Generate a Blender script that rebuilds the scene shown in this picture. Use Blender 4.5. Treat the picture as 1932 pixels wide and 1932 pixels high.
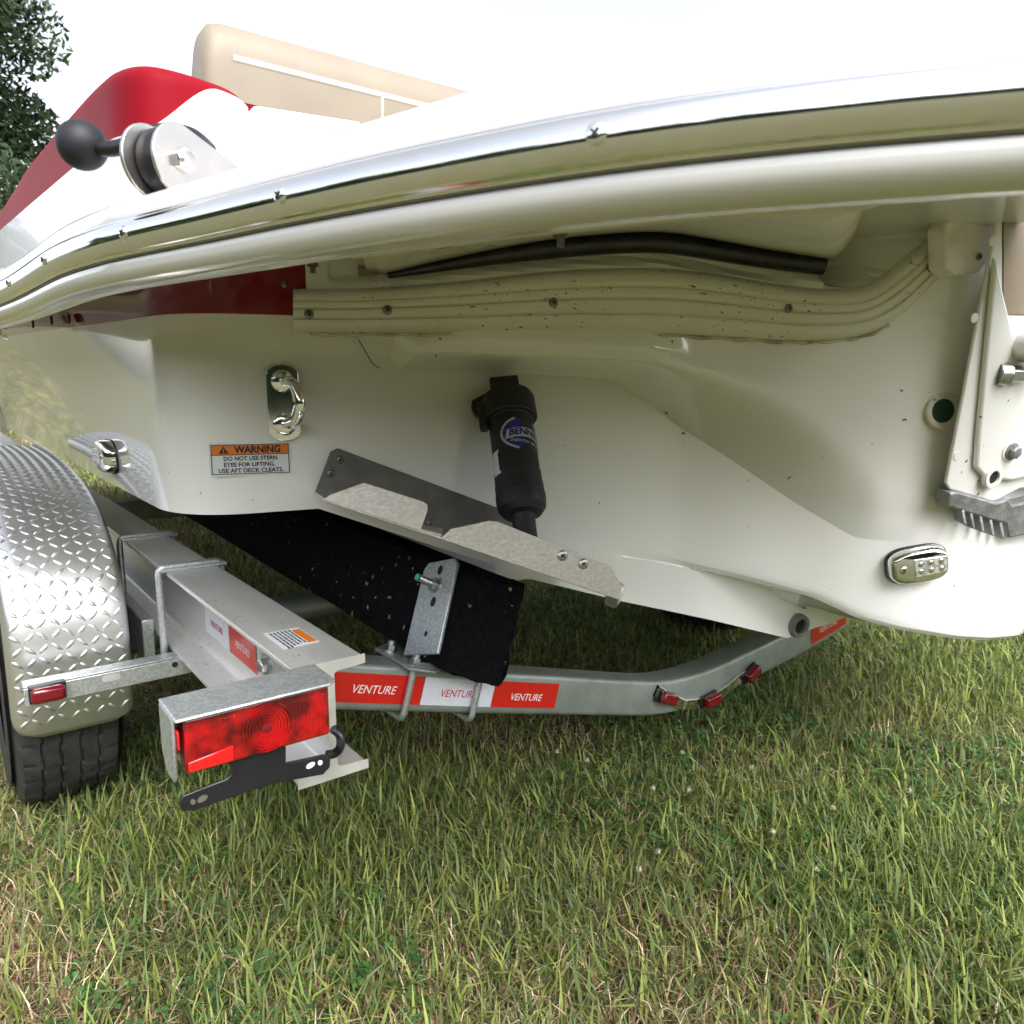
import bpy, math, random
import numpy as np
from mathutils import Vector as V, Matrix
random.seed(7); rng = np.random.default_rng(11)
R = math.radians
for o in list(bpy.data.objects): bpy.data.objects.remove(o)
scene = bpy.context.scene
COL = scene.collection
# ------------------------------------------------------------------ camera, sky, sun, exposure
H = 0.90; PITCH = R(9.3); YAW = R(37.0); FPX = 1449.0; CPX = 966.0      # camera 0.9 m up, 27 mm lens
cam_d = bpy.data.cameras.new('camera'); cam = bpy.data.objects.new('camera', cam_d); COL.objects.link(cam)
cam.location = (0, 0, H); cam.rotation_euler = (math.pi/2-PITCH, 0, -YAW)
cam_d.sensor_width = 36; cam_d.lens = 27.0; cam_d.clip_start = .02; cam_d.clip_end = 500
cam_d.dof.use_dof = True; cam_d.dof.focus_distance = 1.22; cam_d.dof.aperture_fstop = 11
scene.camera = cam
SUN_AZ, SUN_EL = R(190), R(48)        # azimuth clockwise from +Y (bow): behind the camera, to port
world = bpy.data.worlds.new('World'); scene.world = world; world.use_nodes = True
wn = world.node_tree.nodes; wl = world.node_tree.links
bg = wn['Background']; sky = wn.new('ShaderNodeTexSky'); sky.sky_type = 'NISHITA'; sky.sun_disc = False
sky.sun_elevation = SUN_EL; sky.sun_rotation = SUN_AZ; sky.air_density = 1.0; sky.dust_density = 3.0; sky.ozone_density = 1.0
hs = wn.new('ShaderNodeHueSaturation'); hs.inputs['Saturation'].default_value = .5; hs.inputs['Value'].default_value = 1.0
wl.new(sky.outputs[0], hs.inputs['Color'])
tcw = wn.new('ShaderNodeTexCoord'); cn = wn.new('ShaderNodeTexNoise'); cn.inputs['Scale'].default_value = 2.2; cn.inputs['Detail'].default_value = 7; cn.inputs['Roughness'].default_value = .55
cmap = wn.new('ShaderNodeMapping'); cmap.inputs['Scale'].default_value = (1, 1, 2.2); wl.new(tcw.outputs['Generated'], cmap.inputs[0]); wl.new(cmap.outputs[0], cn.inputs['Vector'])
crp = wn.new('ShaderNodeMapRange'); crp.inputs[1].default_value = .38; crp.inputs[2].default_value = .62; crp.inputs[3].default_value = 0; crp.inputs[4].default_value = .8; wl.new(cn.outputs['Fac'], crp.inputs[0])
bw = wn.new('ShaderNodeRGBToBW'); wl.new(sky.outputs[0], bw.inputs[0]); sc = wn.new('ShaderNodeMath'); sc.operation = 'MULTIPLY'; sc.inputs[1].default_value = 1.35; wl.new(bw.outputs[0], sc.inputs[0])
cmx = wn.new('ShaderNodeMix'); cmx.data_type = 'RGBA'; wl.new(crp.outputs[0], cmx.inputs['Factor']); wl.new(hs.outputs[0], cmx.inputs['A']); wl.new(sc.outputs[0], cmx.inputs['B']); wl.new(cmx.outputs['Result'], bg.inputs['Color']); bg.inputs['Strength'].default_value = .11
sd = bpy.data.lights.new('sun', 'SUN'); sd.energy = 0.6; sd.angle = R(40); sd.color = (1, .985, .955)
sun = bpy.data.objects.new('sun', sd); COL.objects.link(sun)
sdir = V((math.sin(SUN_AZ)*math.cos(SUN_EL), math.cos(SUN_AZ)*math.cos(SUN_EL), math.sin(SUN_EL)))
sun.rotation_euler = (-sdir).to_track_quat('-Z', 'Y').to_euler(); sun.location = sdir*30
scene.view_settings.view_transform = 'Standard'; scene.view_settings.look = 'None'
scene.view_settings.gamma = 1; scene.view_settings.use_curve_mapping = False; scene.view_settings.exposure = 1.95
scene.render.engine = 'CYCLES'
cy = scene.cycles; cy.max_bounces = 6; cy.diffuse_bounces = 4; cy.glossy_bounces = 4; cy.transmission_bounces = 3; cy.transparent_max_bounces = 4; cy.caustics_reflective = False; cy.caustics_refractive = False

# ------------------------------------------------------------------ helpers
FW = V((math.sin(YAW)*math.cos(PITCH), math.cos(YAW)*math.cos(PITCH), -math.sin(PITCH)))
RT = V((math.cos(YAW), -math.sin(YAW), 0)); UP = RT.cross(FW)
EYE = V((0, 0, H))
def ray(px, py): return FW + RT*((px-CPX)/FPX) + UP*((CPX-py)/FPX)
def at(px, py, Y=None, X=None, z=None, plane=None, surf=None):
    """a point of the place seen along a measured sight line, on a surface of known position"""
    d = ray(px, py)
    if Y is not None: return EYE + d*(Y/d.y)
    if X is not None: return EYE + d*(X/d.x)
    if z is not None: return EYE + d*((z-H)/d.z)
    if plane is not None:
        p0, n = plane; return EYE + d*((V(p0)-EYE).dot(n)/d.dot(n))
    f = lambda t: (d.y*t) - surf(d.x*t, H+d.z*t)
    a = .15
    while f(a+.02) < 0 and a < 6: a += .02
    b = a+.02
    for _ in range(30):
        m = (a+b)/2
        if f(m) < 0: a = m
        else: b = m
    return EYE + d*b
def curve1(xs, ys, s=.03):
    gx = np.linspace(xs[0], xs[-1], 600); gy = np.interp(gx, xs, ys)
    k = max(1, int(s/(gx[1]-gx[0]))); ker = np.hanning(2*k+3); ker /= ker.sum()
    pad = np.concatenate([gy[0]-(gy[1]-gy[0])*np.arange(k+1, 0, -1), gy, gy[-1]+(gy[-1]-gy[-2])*np.arange(1, k+2)])
    gs = np.convolve(pad, ker, 'valid')
    return lambda x: float(np.interp(x, gx, gs))
def sstep(a, b, x):
    t = min(1, max(0, (x-a)/(b-a))); return t*t*(3-2*t)
def catmull(pts, n=8):
    pts = [V(p) for p in pts]; out = []
    P = [pts[0]*2-pts[1]] + pts + [pts[-1]*2-pts[-2]]
    for i in range(1, len(P)-2):
        for k in range(n):
            t = k/n; a, b, c, d = P[i-1], P[i], P[i+1], P[i+2]
            out.append(.5*((2*b)+(c-a)*t+(2*a-5*b+4*c-d)*t*t+(3*b-a-3*c+d)*t**3))
    out.append(pts[-1]); return out
def empty(name, loc, label, cat, group=None):
    o = bpy.data.objects.new(name, None); COL.objects.link(o); o.location = loc; o.empty_display_size = .1
    o['label'] = label; o['category'] = cat
    if group: o['group'] = group
    return o
def mesh(name, verts, faces, mat, parent=None, smooth=None, bevel=0, kind=None, label=None, seg=2, mats=None, solid=0):
    me = bpy.data.meshes.new(name); me.from_pydata([tuple(v) for v in verts], [], faces); me.update()
    for m in ([mat] if mats is None else mats): me.materials.append(m)
    o = bpy.data.objects.new(name, me); COL.objects.link(o)
    if parent is not None:
        o.parent = parent
        if parent.type == 'EMPTY': o.matrix_parent_inverse = Matrix.Translation(-parent.location)
    if smooth is not None:
        me.polygons.foreach_set('use_smooth', [True]*len(me.polygons)); me.set_sharp_from_angle(angle=R(smooth))
    if solid:
        sm_ = o.modifiers.new('s', 'SOLIDIFY'); sm_.thickness = solid; sm_.offset = 0
    if bevel:
        b = o.modifiers.new('b', 'BEVEL'); b.width = bevel; b.segments = seg; b.limit_method = 'ANGLE'; b.angle_limit = R(35); b.harden_normals = False
        me.polygons.foreach_set('use_smooth', [True]*len(me.polygons))
        if smooth is None: me.set_sharp_from_angle(angle=R(50))
    if kind: o['kind'] = kind
    if label: o['label'] = label
    return o
class MB:
    def __init__(s): s.v = []; s.f = []
    def add(s, v, f):
        n = len(s.v); s.v += [V(p) for p in v]; s.f += [tuple(i+n for i in q) for q in f]; return s
    def box(s, c, ax, ay, az):                      # centre and three half-axes
        c, ax, ay, az = V(c), V(ax), V(ay), V(az)
        v = [c+ax*i+ay*j+az*k for i in (-1, 1) for j in (-1, 1) for k in (-1, 1)]
        f = [(0,1,3,2),(4,6,7,5),(0,4,5,1),(2,3,7,6),(0,2,6,4),(1,5,7,3)]
        if ax.cross(ay).dot(az) < 0: f = [tuple(reversed(q)) for q in f]
        return s.add(v, f)
    def tube(s, pts, r, n=10, cap=True):
        pts = [V(p) for p in pts]; rs = r if isinstance(r, (list, tuple)) else [r]*len(pts)
        t0 = (pts[1]-pts[0]).normalized(); a = t0.orthogonal().normalized(); v = []; f = []
        for i, p in enumerate(pts):
            t = ((pts[min(i+1, len(pts)-1)]-p)+(p-pts[max(i-1, 0)]))
            t = t.normalized() if t.length > 1e-9 else t0
            a = (a-t*a.dot(t)).normalized(); b = t.cross(a)
            for k in range(n):
                an = 2*math.pi*k/n; v.append(p+(a*math.cos(an)+b*math.sin(an))*rs[i])
        for i in range(len(pts)-1):
            for k in range(n):
                k2 = (k+1) % n; f.append((i*n+k, i*n+k2, (i+1)*n+k2, (i+1)*n+k))
        if cap: f.append(tuple(reversed(range(n)))); f.append(tuple(range((len(pts)-1)*n, len(pts)*n)))
        return s.add(v, f)
    def lathe(s, base, axis, prof, n=24, ref=None, cap=True):  # prof: (r, h)
        axis = V(axis).normalized(); a = V(ref) if ref else axis.orthogonal(); a = (a-axis*a.dot(axis)).normalized(); b = axis.cross(a)
        v = []; f = []
        for r, h in prof:
            for k in range(n):
                an = 2*math.pi*k/n; v.append(V(base)+axis*h+(a*math.cos(an)+b*math.sin(an))*r)
        for i in range(len(prof)-1):
            for k in range(n):
                k2 = (k+1) % n; f.append((i*n+k, i*n+k2, (i+1)*n+k2, (i+1)*n+k))
        if cap: f.append(tuple(reversed(range(n)))); f.append(tuple(range((len(prof)-1)*n, len(prof)*n)))
        return s.add(v, f)
    def prism(s, poly, o, ex, ey, depth):             # poly 2-D, extruded along ex x ey by depth (both sides of o)
        o, ex, ey = V(o), V(ex).normalized(), V(ey).normalized(); ez = ex.cross(ey).normalized(); n = len(poly)
        lo, hi = (depth if isinstance(depth, (tuple, list)) else (0, depth))
        v = [o+ex*x+ey*y+ez*lo for x, y in poly]+[o+ex*x+ey*y+ez*hi for x, y in poly]
        f = [tuple(reversed(range(n))), tuple(range(n, 2*n))]+[(i, (i+1) % n, n+(i+1) % n, n+i) for i in range(n)]
        return s.add(v, f)
    def grid(s, rows, close=False):
        m = len(rows[0]); v = [p for r in rows for p in r]; f = []
        for i in range(len(rows)-1):
            for k in range(m if close else m-1):
                k2 = (k+1) % m; f.append((i*m+k, i*m+k2, (i+1)*m+k2, (i+1)*m+k))
        return s.add(v, f)
    def build(s, name, mat, parent=None, **k): return mesh(name, s.v, s.f, mat, parent, **k)
def rpoly(w, h, r, n=5, cx=0, cy=0):
    out = []
    for (sx, sy, a0) in ((1, 1, 0), (-1, 1, 90), (-1, -1, 180), (1, -1, 270)):
        for k in range(n+1):
            a = R(a0+90*k/n); out.append((cx+sx*(w/2-r)+r*math.cos(a), cy+sy*(h/2-r)+r*math.sin(a)))
    return out
def ellipse(a, b, n=24, cx=0, cy=0): return [(cx+a*math.cos(2*math.pi*k/n), cy+b*math.sin(2*math.pi*k/n)) for k in range(n)]
def text_geo(s, size, bold=0, shear=0, spacing=1.0):
    cu = bpy.data.curves.new('t', 'FONT'); cu.body = s; cu.size = size; cu.align_x = 'CENTER'; cu.align_y = 'CENTER'
    cu.offset = bold; cu.shear = shear; cu.space_character = spacing; cu.resolution_u = 3
    o = bpy.data.objects.new('t', cu); COL.objects.link(o); dg = bpy.context.evaluated_depsgraph_get(); dg.update()
    me = bpy.data.meshes.new_from_object(o.evaluated_get(dg))
    v = [tuple(p.co) for p in me.vertices]; f = [tuple(q.vertices) for q in me.polygons]
    bpy.data.objects.remove(o); bpy.data.curves.remove(cu); bpy.data.meshes.remove(me)
    return v, f
def lettering(name, lines, o, ex, ey, mat, parent, off=.0006, width=None):
    """lines: (text, size, cx, cy, bold, shear) laid on the plane o, ex, ey"""
    o, ex, ey = V(o), V(ex).normalized(), V(ey).normalized(); ez = ex.cross(ey).normalized(); m = MB()
    for (s, size, cx, cy, bold, shear, *w) in lines:
        v, f = text_geo(s, size, bold, shear); sx = 1
        if w: wd = max(p[0] for p in v)-min(p[0] for p in v); sx = w[0]/wd
        m.add([o+ex*(cx+p[0]*sx)+ey*(cy+p[1])+ez*off for p in v], f)
    return m.build(name, mat, parent)

# ------------------------------------------------------------------ materials
def mat(name, col, rough=.5, metal=0, var=0, scale=8, bump=0, bscale=60, col2=None, coat=0, spec=None, trans=0, vor=False, rvar=0, stretch=None, detail=4, lo=.35, hi=.65):
    m = bpy.data.materials.new(name); m.use_nodes = True; n = m.node_tree.nodes; l = m.node_tree.links; b = n['Principled BSDF']
    b.inputs['Base Color'].default_value = (*col, 1); b.inputs['Roughness'].default_value = rough; b.inputs['Metallic'].default_value = metal
    if coat: b.inputs['Coat Weight'].default_value = coat; b.inputs['Coat Roughness'].default_value = .04
    if spec is not None: b.inputs['Specular IOR Level'].default_value = spec
    if trans: b.inputs['Transmission Weight'].default_value = trans
    g = n.new('ShaderNodeNewGeometry'); mp = n.new('ShaderNodeMapping'); l.new(g.outputs['Position'], mp.inputs['Vector'])
    if stretch: mp.inputs['Scale'].default_value = stretch
    if var or col2:
        if vor:
            t = n.new('ShaderNodeTexVoronoi'); t.inputs['Scale'].default_value = scale; out = t.outputs['Color']
            sp = n.new('ShaderNodeSeparateColor'); l.new(out, sp.inputs[0]); out = sp.outputs[0]
        else:
            t = n.new('ShaderNodeTexNoise'); t.inputs['Scale'].default_value = scale; t.inputs['Detail'].default_value = detail; out = t.outputs['Fac']
        l.new(mp.outputs[0], t.inputs['Vector'])
        r = n.new('ShaderNodeValToRGB'); l.new(out, r.inputs[0])
        c2 = col2 if col2 else tuple(max(0, c*(1-var)) for c in col)
        r.color_ramp.elements[0].position = lo; r.color_ramp.elements[1].position = hi
        r.color_ramp.elements[0].color = (*c2, 1); r.color_ramp.elements[1].color = (*col, 1); l.new(r.outputs[0], b.inputs['Base Color'])
        if rvar:
            mr = n.new('ShaderNodeMapRange'); l.new(out, mr.inputs[0]); mr.inputs['To Min'].default_value = rough-rvar; mr.inputs['To Max'].default_value = rough+rvar; l.new(mr.outputs[0], b.inputs['Roughness'])
    if bump:
        t = n.new('ShaderNodeTexNoise'); t.inputs['Scale'].default_value = bscale; t.inputs['Detail'].default_value = 5; l.new(mp.outputs[0], t.inputs['Vector'])
        bn = n.new('ShaderNodeBump'); bn.inputs['Strength'].default_value = bump; bn.inputs['Distance'].default_value = .01; l.new(t.outputs['Fac'], bn.inputs['Height']); l.new(bn.outputs[0], b.inputs['Normal'])
    return m
def dirt(m, col=(.04, .03, .02), amount=.64, scale=90, width=.02, mask_scale=6, mask=.52, stretch=None):
    """small dark specks and scuffs scattered unevenly over a surface"""
    n = m.node_tree.nodes; l = m.node_tree.links; b = n['Principled BSDF']; g = n.new('ShaderNodeNewGeometry'); mp = n.new('ShaderNodeMapping')
    l.new(g.outputs['Position'], mp.inputs[0])
    if stretch: mp.inputs['Scale'].default_value = stretch
    t = n.new('ShaderNodeTexNoise'); t.inputs['Scale'].default_value = scale; t.inputs['Detail'].default_value = 3; l.new(mp.outputs[0], t.inputs['Vector'])
    k = n.new('ShaderNodeTexNoise'); k.inputs['Scale'].default_value = mask_scale; k.inputs['Detail'].default_value = 2; l.new(g.outputs['Position'], k.inputs['Vector'])
    r1 = n.new('ShaderNodeMapRange'); r1.inputs[1].default_value = amount; r1.inputs[2].default_value = amount+width; l.new(t.outputs['Fac'], r1.inputs[0])
    r2 = n.new('ShaderNodeMapRange'); r2.inputs[1].default_value = mask; r2.inputs[2].default_value = mask+.08; l.new(k.outputs['Fac'], r2.inputs[0])
    mu = n.new('ShaderNodeMath'); mu.operation = 'MULTIPLY'; l.new(r1.outputs[0], mu.inputs[0]); l.new(r2.outputs[0], mu.inputs[1])
    mx = n.new('ShaderNodeMix'); mx.data_type = 'RGBA'; l.new(mu.outputs[0], mx.inputs['Factor'])
    src = b.inputs['Base Color'].links
    if src: l.new(src[0].from_socket, mx.inputs['A'])
    else: mx.inputs['A'].default_value = b.inputs['Base Color'].default_value
    mx.inputs['B'].default_value = (*col, 1); l.new(mx.outputs['Result'], b.inputs['Base Color'])
    return m
M = {}
M['gel'] = dirt(mat('gelcoat', (.855, .858, .85), .13, coat=1.0, col2=(.835, .83, .805), scale=5, rvar=.04), amount=.725, scale=70, mask=.48, col=(.12, .09, .06))
M['gelw'] = mat('white_gelcoat', (.72, .72, .71), .16, coat=.6, var=.04, scale=4)
M['red'] = mat('red_gelcoat', (.235, .006, .016), .12, coat=.8, var=.12, scale=5)
M['coam'] = mat('coaming_gelcoat', (.62, .62, .63), .2, coat=.5, var=.04, scale=4)
M['redmatt'] = mat('matt_red_gelcoat', (.27, .007, .016), .5, var=.12, scale=5, spec=.06)  # rough red with low specular, so the band barely mirrors the sky
M['vinyl'] = dirt(mat('vinyl_moulding', (.79, .78, .72), .40, col2=(.75, .735, .65), scale=14), amount=.66, scale=85, mask=.48, mask_scale=9, stretch=(1, 1, 1.8))
M['cream'] = dirt(mat('cream_mould', (.77, .75, .67), .4, col2=(.68, .65, .55), scale=9), amount=.66, scale=45, mask=.5)
M['tan'] = mat('tan_vinyl', (.30, .25, .19), .5, var=.08, scale=12, bump=.05, bscale=300)
M['steel'] = mat('polished_steel', (.86, .86, .85), .07, 1, rvar=.03, var=.03, scale=30)
M['brushed'] = mat('brushed_steel', (.62, .59, .56), .36, 1, var=.10, scale=25, bump=.03, bscale=200)
M['tabsteel'] = mat('trim_tab_steel', (.66, .645, .625), .42, 1, col2=(.56, .54, .515), scale=150, detail=8, bump=.08, bscale=180)
M['tab_dark_reflection'] = mat('hinge_steel_dark_reflection', (.17, .165, .155), .42, .9, var=.2, scale=30)  # dark reflections on the hinge plate put into its base colour
M['galv'] = mat('galvanised_steel', (.60, .63, .64), .46, .8, col2=(.47, .51, .53), scale=240, vor=True, bump=.05, bscale=120)
M['galvgreen'] = mat('weathered_galvanised', (.42, .46, .44), .5, .7, col2=(.34, .38, .36), scale=24, bump=.05, bscale=90)
M['alu'] = dirt(mat('aluminium_beam', (.80, .80, .79), .42, .6, col2=(.68, .675, .66), scale=18, detail=8, stretch=(1, .18, 1), bump=.02, bscale=160), amount=.66, scale=120, col=(.25, .23, .2), mask=.5)
M['alusaw'] = mat('sawn_aluminium', (.78, .79, .74), .5, .6, col2=(.6, .62, .58), scale=60, stretch=(3, 1, .2))
M['plate'] = mat('diamond_plate', (.84, .85, .86), .36, .95, var=.10, scale=10, bump=.02, bscale=140)
M['rubber'] = mat('tyre_rubber', (.022, .022, .023), .75, col2=(.05, .048, .044), scale=30, bump=.25, bscale=160)
M['blackp'] = mat('black_plastic', (.012, .013, .016), .38, var=.3, scale=40)
M['blackm'] = mat('matt_black', (.012, .013, .018), .55, var=.4, scale=30, bump=.05)
M['seal'] = mat('black_seal', (.010, .010, .016), .3, col2=(.03, .028, .03), scale=30)
M['carpet'] = dirt(mat('bunk_carpet', (.012, .012, .016), .95, var=.6, scale=120, bump=.9, bscale=420, spec=.1), col=(.42, .36, .26), amount=.665, scale=60, width=.02, mask=.5, mask_scale=8)
M['lens'] = mat('red_lens', (.40, .003, .006), .14, coat=.7, col2=(.09, .001, .003), scale=30, lo=.42, hi=.6)
M['lensc'] = mat('lens_bright', (.60, .010, .010), .1, coat=.6)
M['lensd'] = mat('dark_red_lens', (.16, .004, .012), .12, coat=.6)
M['tapered'] = mat('red_reflective_tape', (.66, .018, .012), .32, var=.06, scale=900, vor=True, coat=.3)
M['tapewhite'] = mat('white_reflective_tape', (.74, .78, .86), .32, var=.14, scale=700, vor=True)
M['decal'] = mat('decal_white', (.74, .78, .82), .3)
M['white_ink'] = mat('white_ink', (.85, .83, .84), .4)
M['red_ink'] = mat('red_ink', (.55, .03, .04), .4)
M['black_ink'] = mat('black_ink', (.012, .010, .012), .45)
M['orange_ink'] = mat('orange_ink', (.75, .20, .02), .4)
M['blue_ink'] = mat('blue_ink', (.012, .018, .26), .3, coat=.3)
M['silver_ink'] = mat('silver_ink', (.52, .53, .55), .35, .3)
M['engine'] = dirt(mat('engine_paint', (.80, .80, .785), .22, coat=.5, var=.03, scale=6), amount=.71, scale=60, mask=.5)
M['zinc'] = mat('cast_zinc', (.34, .345, .35), .55, .7, var=.35, scale=40, bump=.25, bscale=110)
M['bolt'] = mat('zinc_bolt', (.55, .57, .58), .32, 1, var=.25, scale=90)
M['screw'] = mat('dull_screw', (.22, .21, .19), .4, .9, var=.4, scale=200)
M['hole'] = mat('dark_hollow', (.01, .012, .011), .8)
M['ledglass'] = mat('led_lens', (.5, .53, .52), .08, .55, col2=(.85, .87, .86), scale=160, vor=True, coat=.8)
M['green_ink'] = mat('green_paint', (.05, .55, .35), .5)
M['dirtywhite'] = mat('grimy_white', (.80, .78, .75), .4, col2=(.58, .50, .44), scale=26, detail=9, lo=.28, hi=.5)
M['grease'] = mat('grimy_sealant', (.72, .67, .60), .6, col2=(.34, .27, .22), scale=30, detail=8)
M['soil'] = mat('soil_turf', (.100, .115, .042), .95, col2=(.105, .080, .045), scale=9, detail=8, bump=.6, bscale=50)
M['bark'] = mat('bark', (.09, .065, .045), .9, var=.4, scale=10, bump=.5, bscale=20)
M['leaf'] = mat('leaves', (.055, .095, .03), .6, col2=(.03, .06, .022), scale=1.2)
M['wood'] = mat('woodland_leaves', (.05, .085, .028), .7, col2=(.025, .05, .02), scale=.6)

# ================================================================== GROUND
g = mesh('ground', [(-150, -150, 0), (150, -150, 0), (150, 150, 0), (-150, 150, 0)], [(0, 1, 2, 3)], M['soil']); g['kind'] = 'structure'

# ================================================================== BOAT
XC = 1.55                                        # centre line of the stern
boat = empty('motor_boat', (XC, 1.2, .38), 'cream and red fibreglass motor boat seen from its stern, resting on the trailer', 'boat')
Rf = curve1([.30, .40, .55, .66, .72, .95, 1.2, 1.36, 1.44, 1.5, 1.6, 1.8, 2.2, 2.6], [1.335, 1.30, 1.247, 1.222, 1.203, 1.1225, 1.03, .875, .765, .6995, .636, .60, .64, .8], .045)
Pf = curve1([.30, .40, .55, .64, .74, .95, 1.2, 1.4, 1.5, 1.6, 1.8, 2.2, 2.6], [1.335, 1.30, 1.247, 1.205, 1.115, 1.022, .895, .765, .695, .635, .60, .64, .8], .04)
Hf = curve1([.30, .40, .55, .66, .95, 1.2, 1.42, 1.6, 1.9, 2.6], [1.335, 1.30, 1.247, 1.222, 1.1225, 1.03, .943, .91, .93, 1.2], .04)
def rake(X, z): return -.17*max(0, z-.66)**1.0*sstep(1.15, 1.5, X)
SR = lambda X, z: Rf(X)+rake(X, z)
SP = lambda X, z: Pf(X)+rake(X, z)
ZRED = H+.116
_r = [at(px, py, surf=SR) for px, py in ((690, 692), (800, 698), (900, 703), (1030, 708), (1120, 713), (1170, 730), (1230, 765), (1330, 835), (1450, 915), (1540, 972), (1612, 1015))]
_rx = [p.x for p in _r]; _rz = [p.z for p in _r]
ridge_f = curve1([.30, .50, .56, .66]+_rx+[1.9, 2.6], [ZRED, ZRED, ZRED-.01, _rz[0]+.02]+_rz+[_rz[-1]-.03, _rz[-1]-.03], .012)
_l = [at(px, py, surf=SR) for px, py in ((1140, 1042), (1260, 1062), (1400, 1092), (1540, 1128))]
_l2 = [at(px, py, surf=SR) for px, py in ((1630, 1170), (1700, 1189), (1800, 1206), (1870, 1211), (1932, 1203))]
low_f = curve1([.30, _l[0].x-.25]+[p.x for p in _l+_l2]+[_l2[-1].x+.12, 2.2, 2.6], [.40, .48]+[p.z for p in _l+_l2]+[_l2[-1].z+.01, .50, .75], .012)
zb_x = [.30, .525, .835, .8365, .90, 1.09, 1.265, 1.467, 1.55, 1.75, 1.9, 2.25, 2.6]; zb_z = [.684, .690, .562, .526, .531, .468, .4166, .351, .363, .372, .40, .5, .70]
zb_f = lambda X: float(np.interp(X, zb_x, zb_z))
pk = [at(px, py, surf=SP) for px, py in ((1590, 500), (1770, 420))]
xs = sorted(list(np.arange(.41, 2.6, .011))+[.525, .835, .8365])
ZT = H+.33
rowsA, rowsB, rowsC = 8, 34, 48
cols = []; isred = []
def mould_top(X): return np.interp(X, mtx, mtz)
_mt = [at(px, py, surf=SP) for px, py in ((552, 545), (800, 535), (1000, 516), (1100, 508), (1250, 505), (1480, 538), (1620, 540), (1665, 520), (1795, 418))]
mtx = [p.x for p in _mt]; mtz = [p.z for p in _mt]
for X in xs:
    zb = min(zb_f(X), low_f(X)-.012) if X > 1.3 else zb_f(X); lo = max(low_f(X), zb+.012); rg = max(ridge_f(X), lo+.01); c = []
    step = sstep(_l[0].x-.02, _l[0].x+.30, X)
    sl = 1/math.sqrt(1+((ridge_f(X+.01)-ridge_f(X-.01))/.02)**2)
    w = .030 + .065*sstep(_rx[4]-.02, _rx[8], X)
    for k in range(rowsA):
        z = zb+(lo-.003-zb)*k/(rowsA-1); y = SR(X, z)*(1-step)+(Hf(X))*step
        c.append(V((X, y, z)))
    for k in range(rowsB):
        t = k/(rowsB-1); z = lo+(rg-lo)*(1-(1-t)**1.3)
        e = math.exp(-((z-lo)/.006)) if step > 0 else 0
        c.append(V((X, SR(X, z)+.012*e*step, z)))
    for k in range(rowsC):
        t = (k+1)/rowsC; z = rg+(ZT-rg)*t**1.9
        d = (z-rg)*sl; m = math.sin(math.pi/2*min(1, d/w))
        y = SR(X, z)*(1-m)+SP(X, z)*m
        y -= .016*math.exp(-((d-.055)/.03)**2)*sstep(.66, .78, X)*(1-sstep(_rx[4], _rx[6], X))   # fullness of the shelf
        if X > .56: y += .020*sstep(0, .02, z-(mould_top(X)+.004))                               # step in above the moulding
        y += .10*sstep(0, .012, z-(mould_top(X)-.004))*sstep(pk[0].x-.02, pk[0].x+.01, X)*(1-sstep(pk[1].x-.06, pk[1].x+.02, X))
        c.append(V((X, y, z)))
    cols.append(c); isred.append(X < .522)
# port side and rounded corner
def Xs(Y, z):
    zf = max(0, (z-.684)/.33); xb = float(np.interp(Y, [1.3, 4, 6, 9], [.312, .315, .316, 1.1])); xt = float(np.interp(Y, [1.3, 1.6, 2.3, 3.4, 5, 9], [.318, .300, .245, .20, .20, 1.0]))
    return xb+(xt-xb)*min(1.2, zf)**1.4
side = []; red2 = []
for Y in [9, 7, 5.5, 4.5, 3.8, 3.2, 2.8, 2.5, 2.25, 2.05, 1.9, 1.8, 1.7, 1.62, 1.56, 1.5, 1.46]:
    zb = .684; zr = ZRED+.024*max(0, Y-1.45); c = []
    for k in range(rowsA): c.append((zb, zr, k/(rowsA-1)*.2))
    zs = [zb+(zr-zb)*(.2*k/(rowsA-1)) for k in range(rowsA)]+[zb+(zr-zb)*(.2+.8*(k+.02)/(rowsB-.98)) for k in range(rowsB)]+[zr+(ZT-zr)*((k+1)/rowsC)**1.3 for k in range(rowsC)]
    side.append([V((Xs(Y, z), Y, z)) for z in zs]); red2.append(True)
corner = []
c0 = cols[0]
for t in np.linspace(0, 1, 15)[1:-1]:
    a = side[-1]; row = []
    for i in range(len(a)):
        zc = a[i].z*(1-t)+c0[i].z*t; rnd = .012*math.exp(-((zc-.684)/.012))*math.sin(math.pi*t)
        ctrl = V((.318, 1.332, zc)); p0 = V((a[i].x, a[i].y, zc)); p1 = V((c0[i].x, c0[i].y, zc))
        p = p0*(1-t)**2+ctrl*2*t*(1-t)+p1*t*t; p.z = zc; row.append(p)
    corner.append(row)
allc = side+corner+cols; redc = red2+[True]*len(corner)+isred
nr = len(allc[0]); hv = [p for c in allc for p in c]; hf = []; hm = []
for i in range(len(allc)-1):
    for k in range(nr-1):
        hf.append((i*nr+k, (i+1)*nr+k, (i+1)*nr+k+1, i*nr+k+1)); hm.append(1 if (redc[i] and redc[i+1] and k >= rowsA+rowsB-1) else 0)
hull = mesh('hull', hv, hf, None, boat, smooth=17, mats=[M['gel'], M['red']])
hull.data.polygons.foreach_set('material_index', hm); hull['label'] = 'cream hull and transom with a dark red band under the rail'
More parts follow.
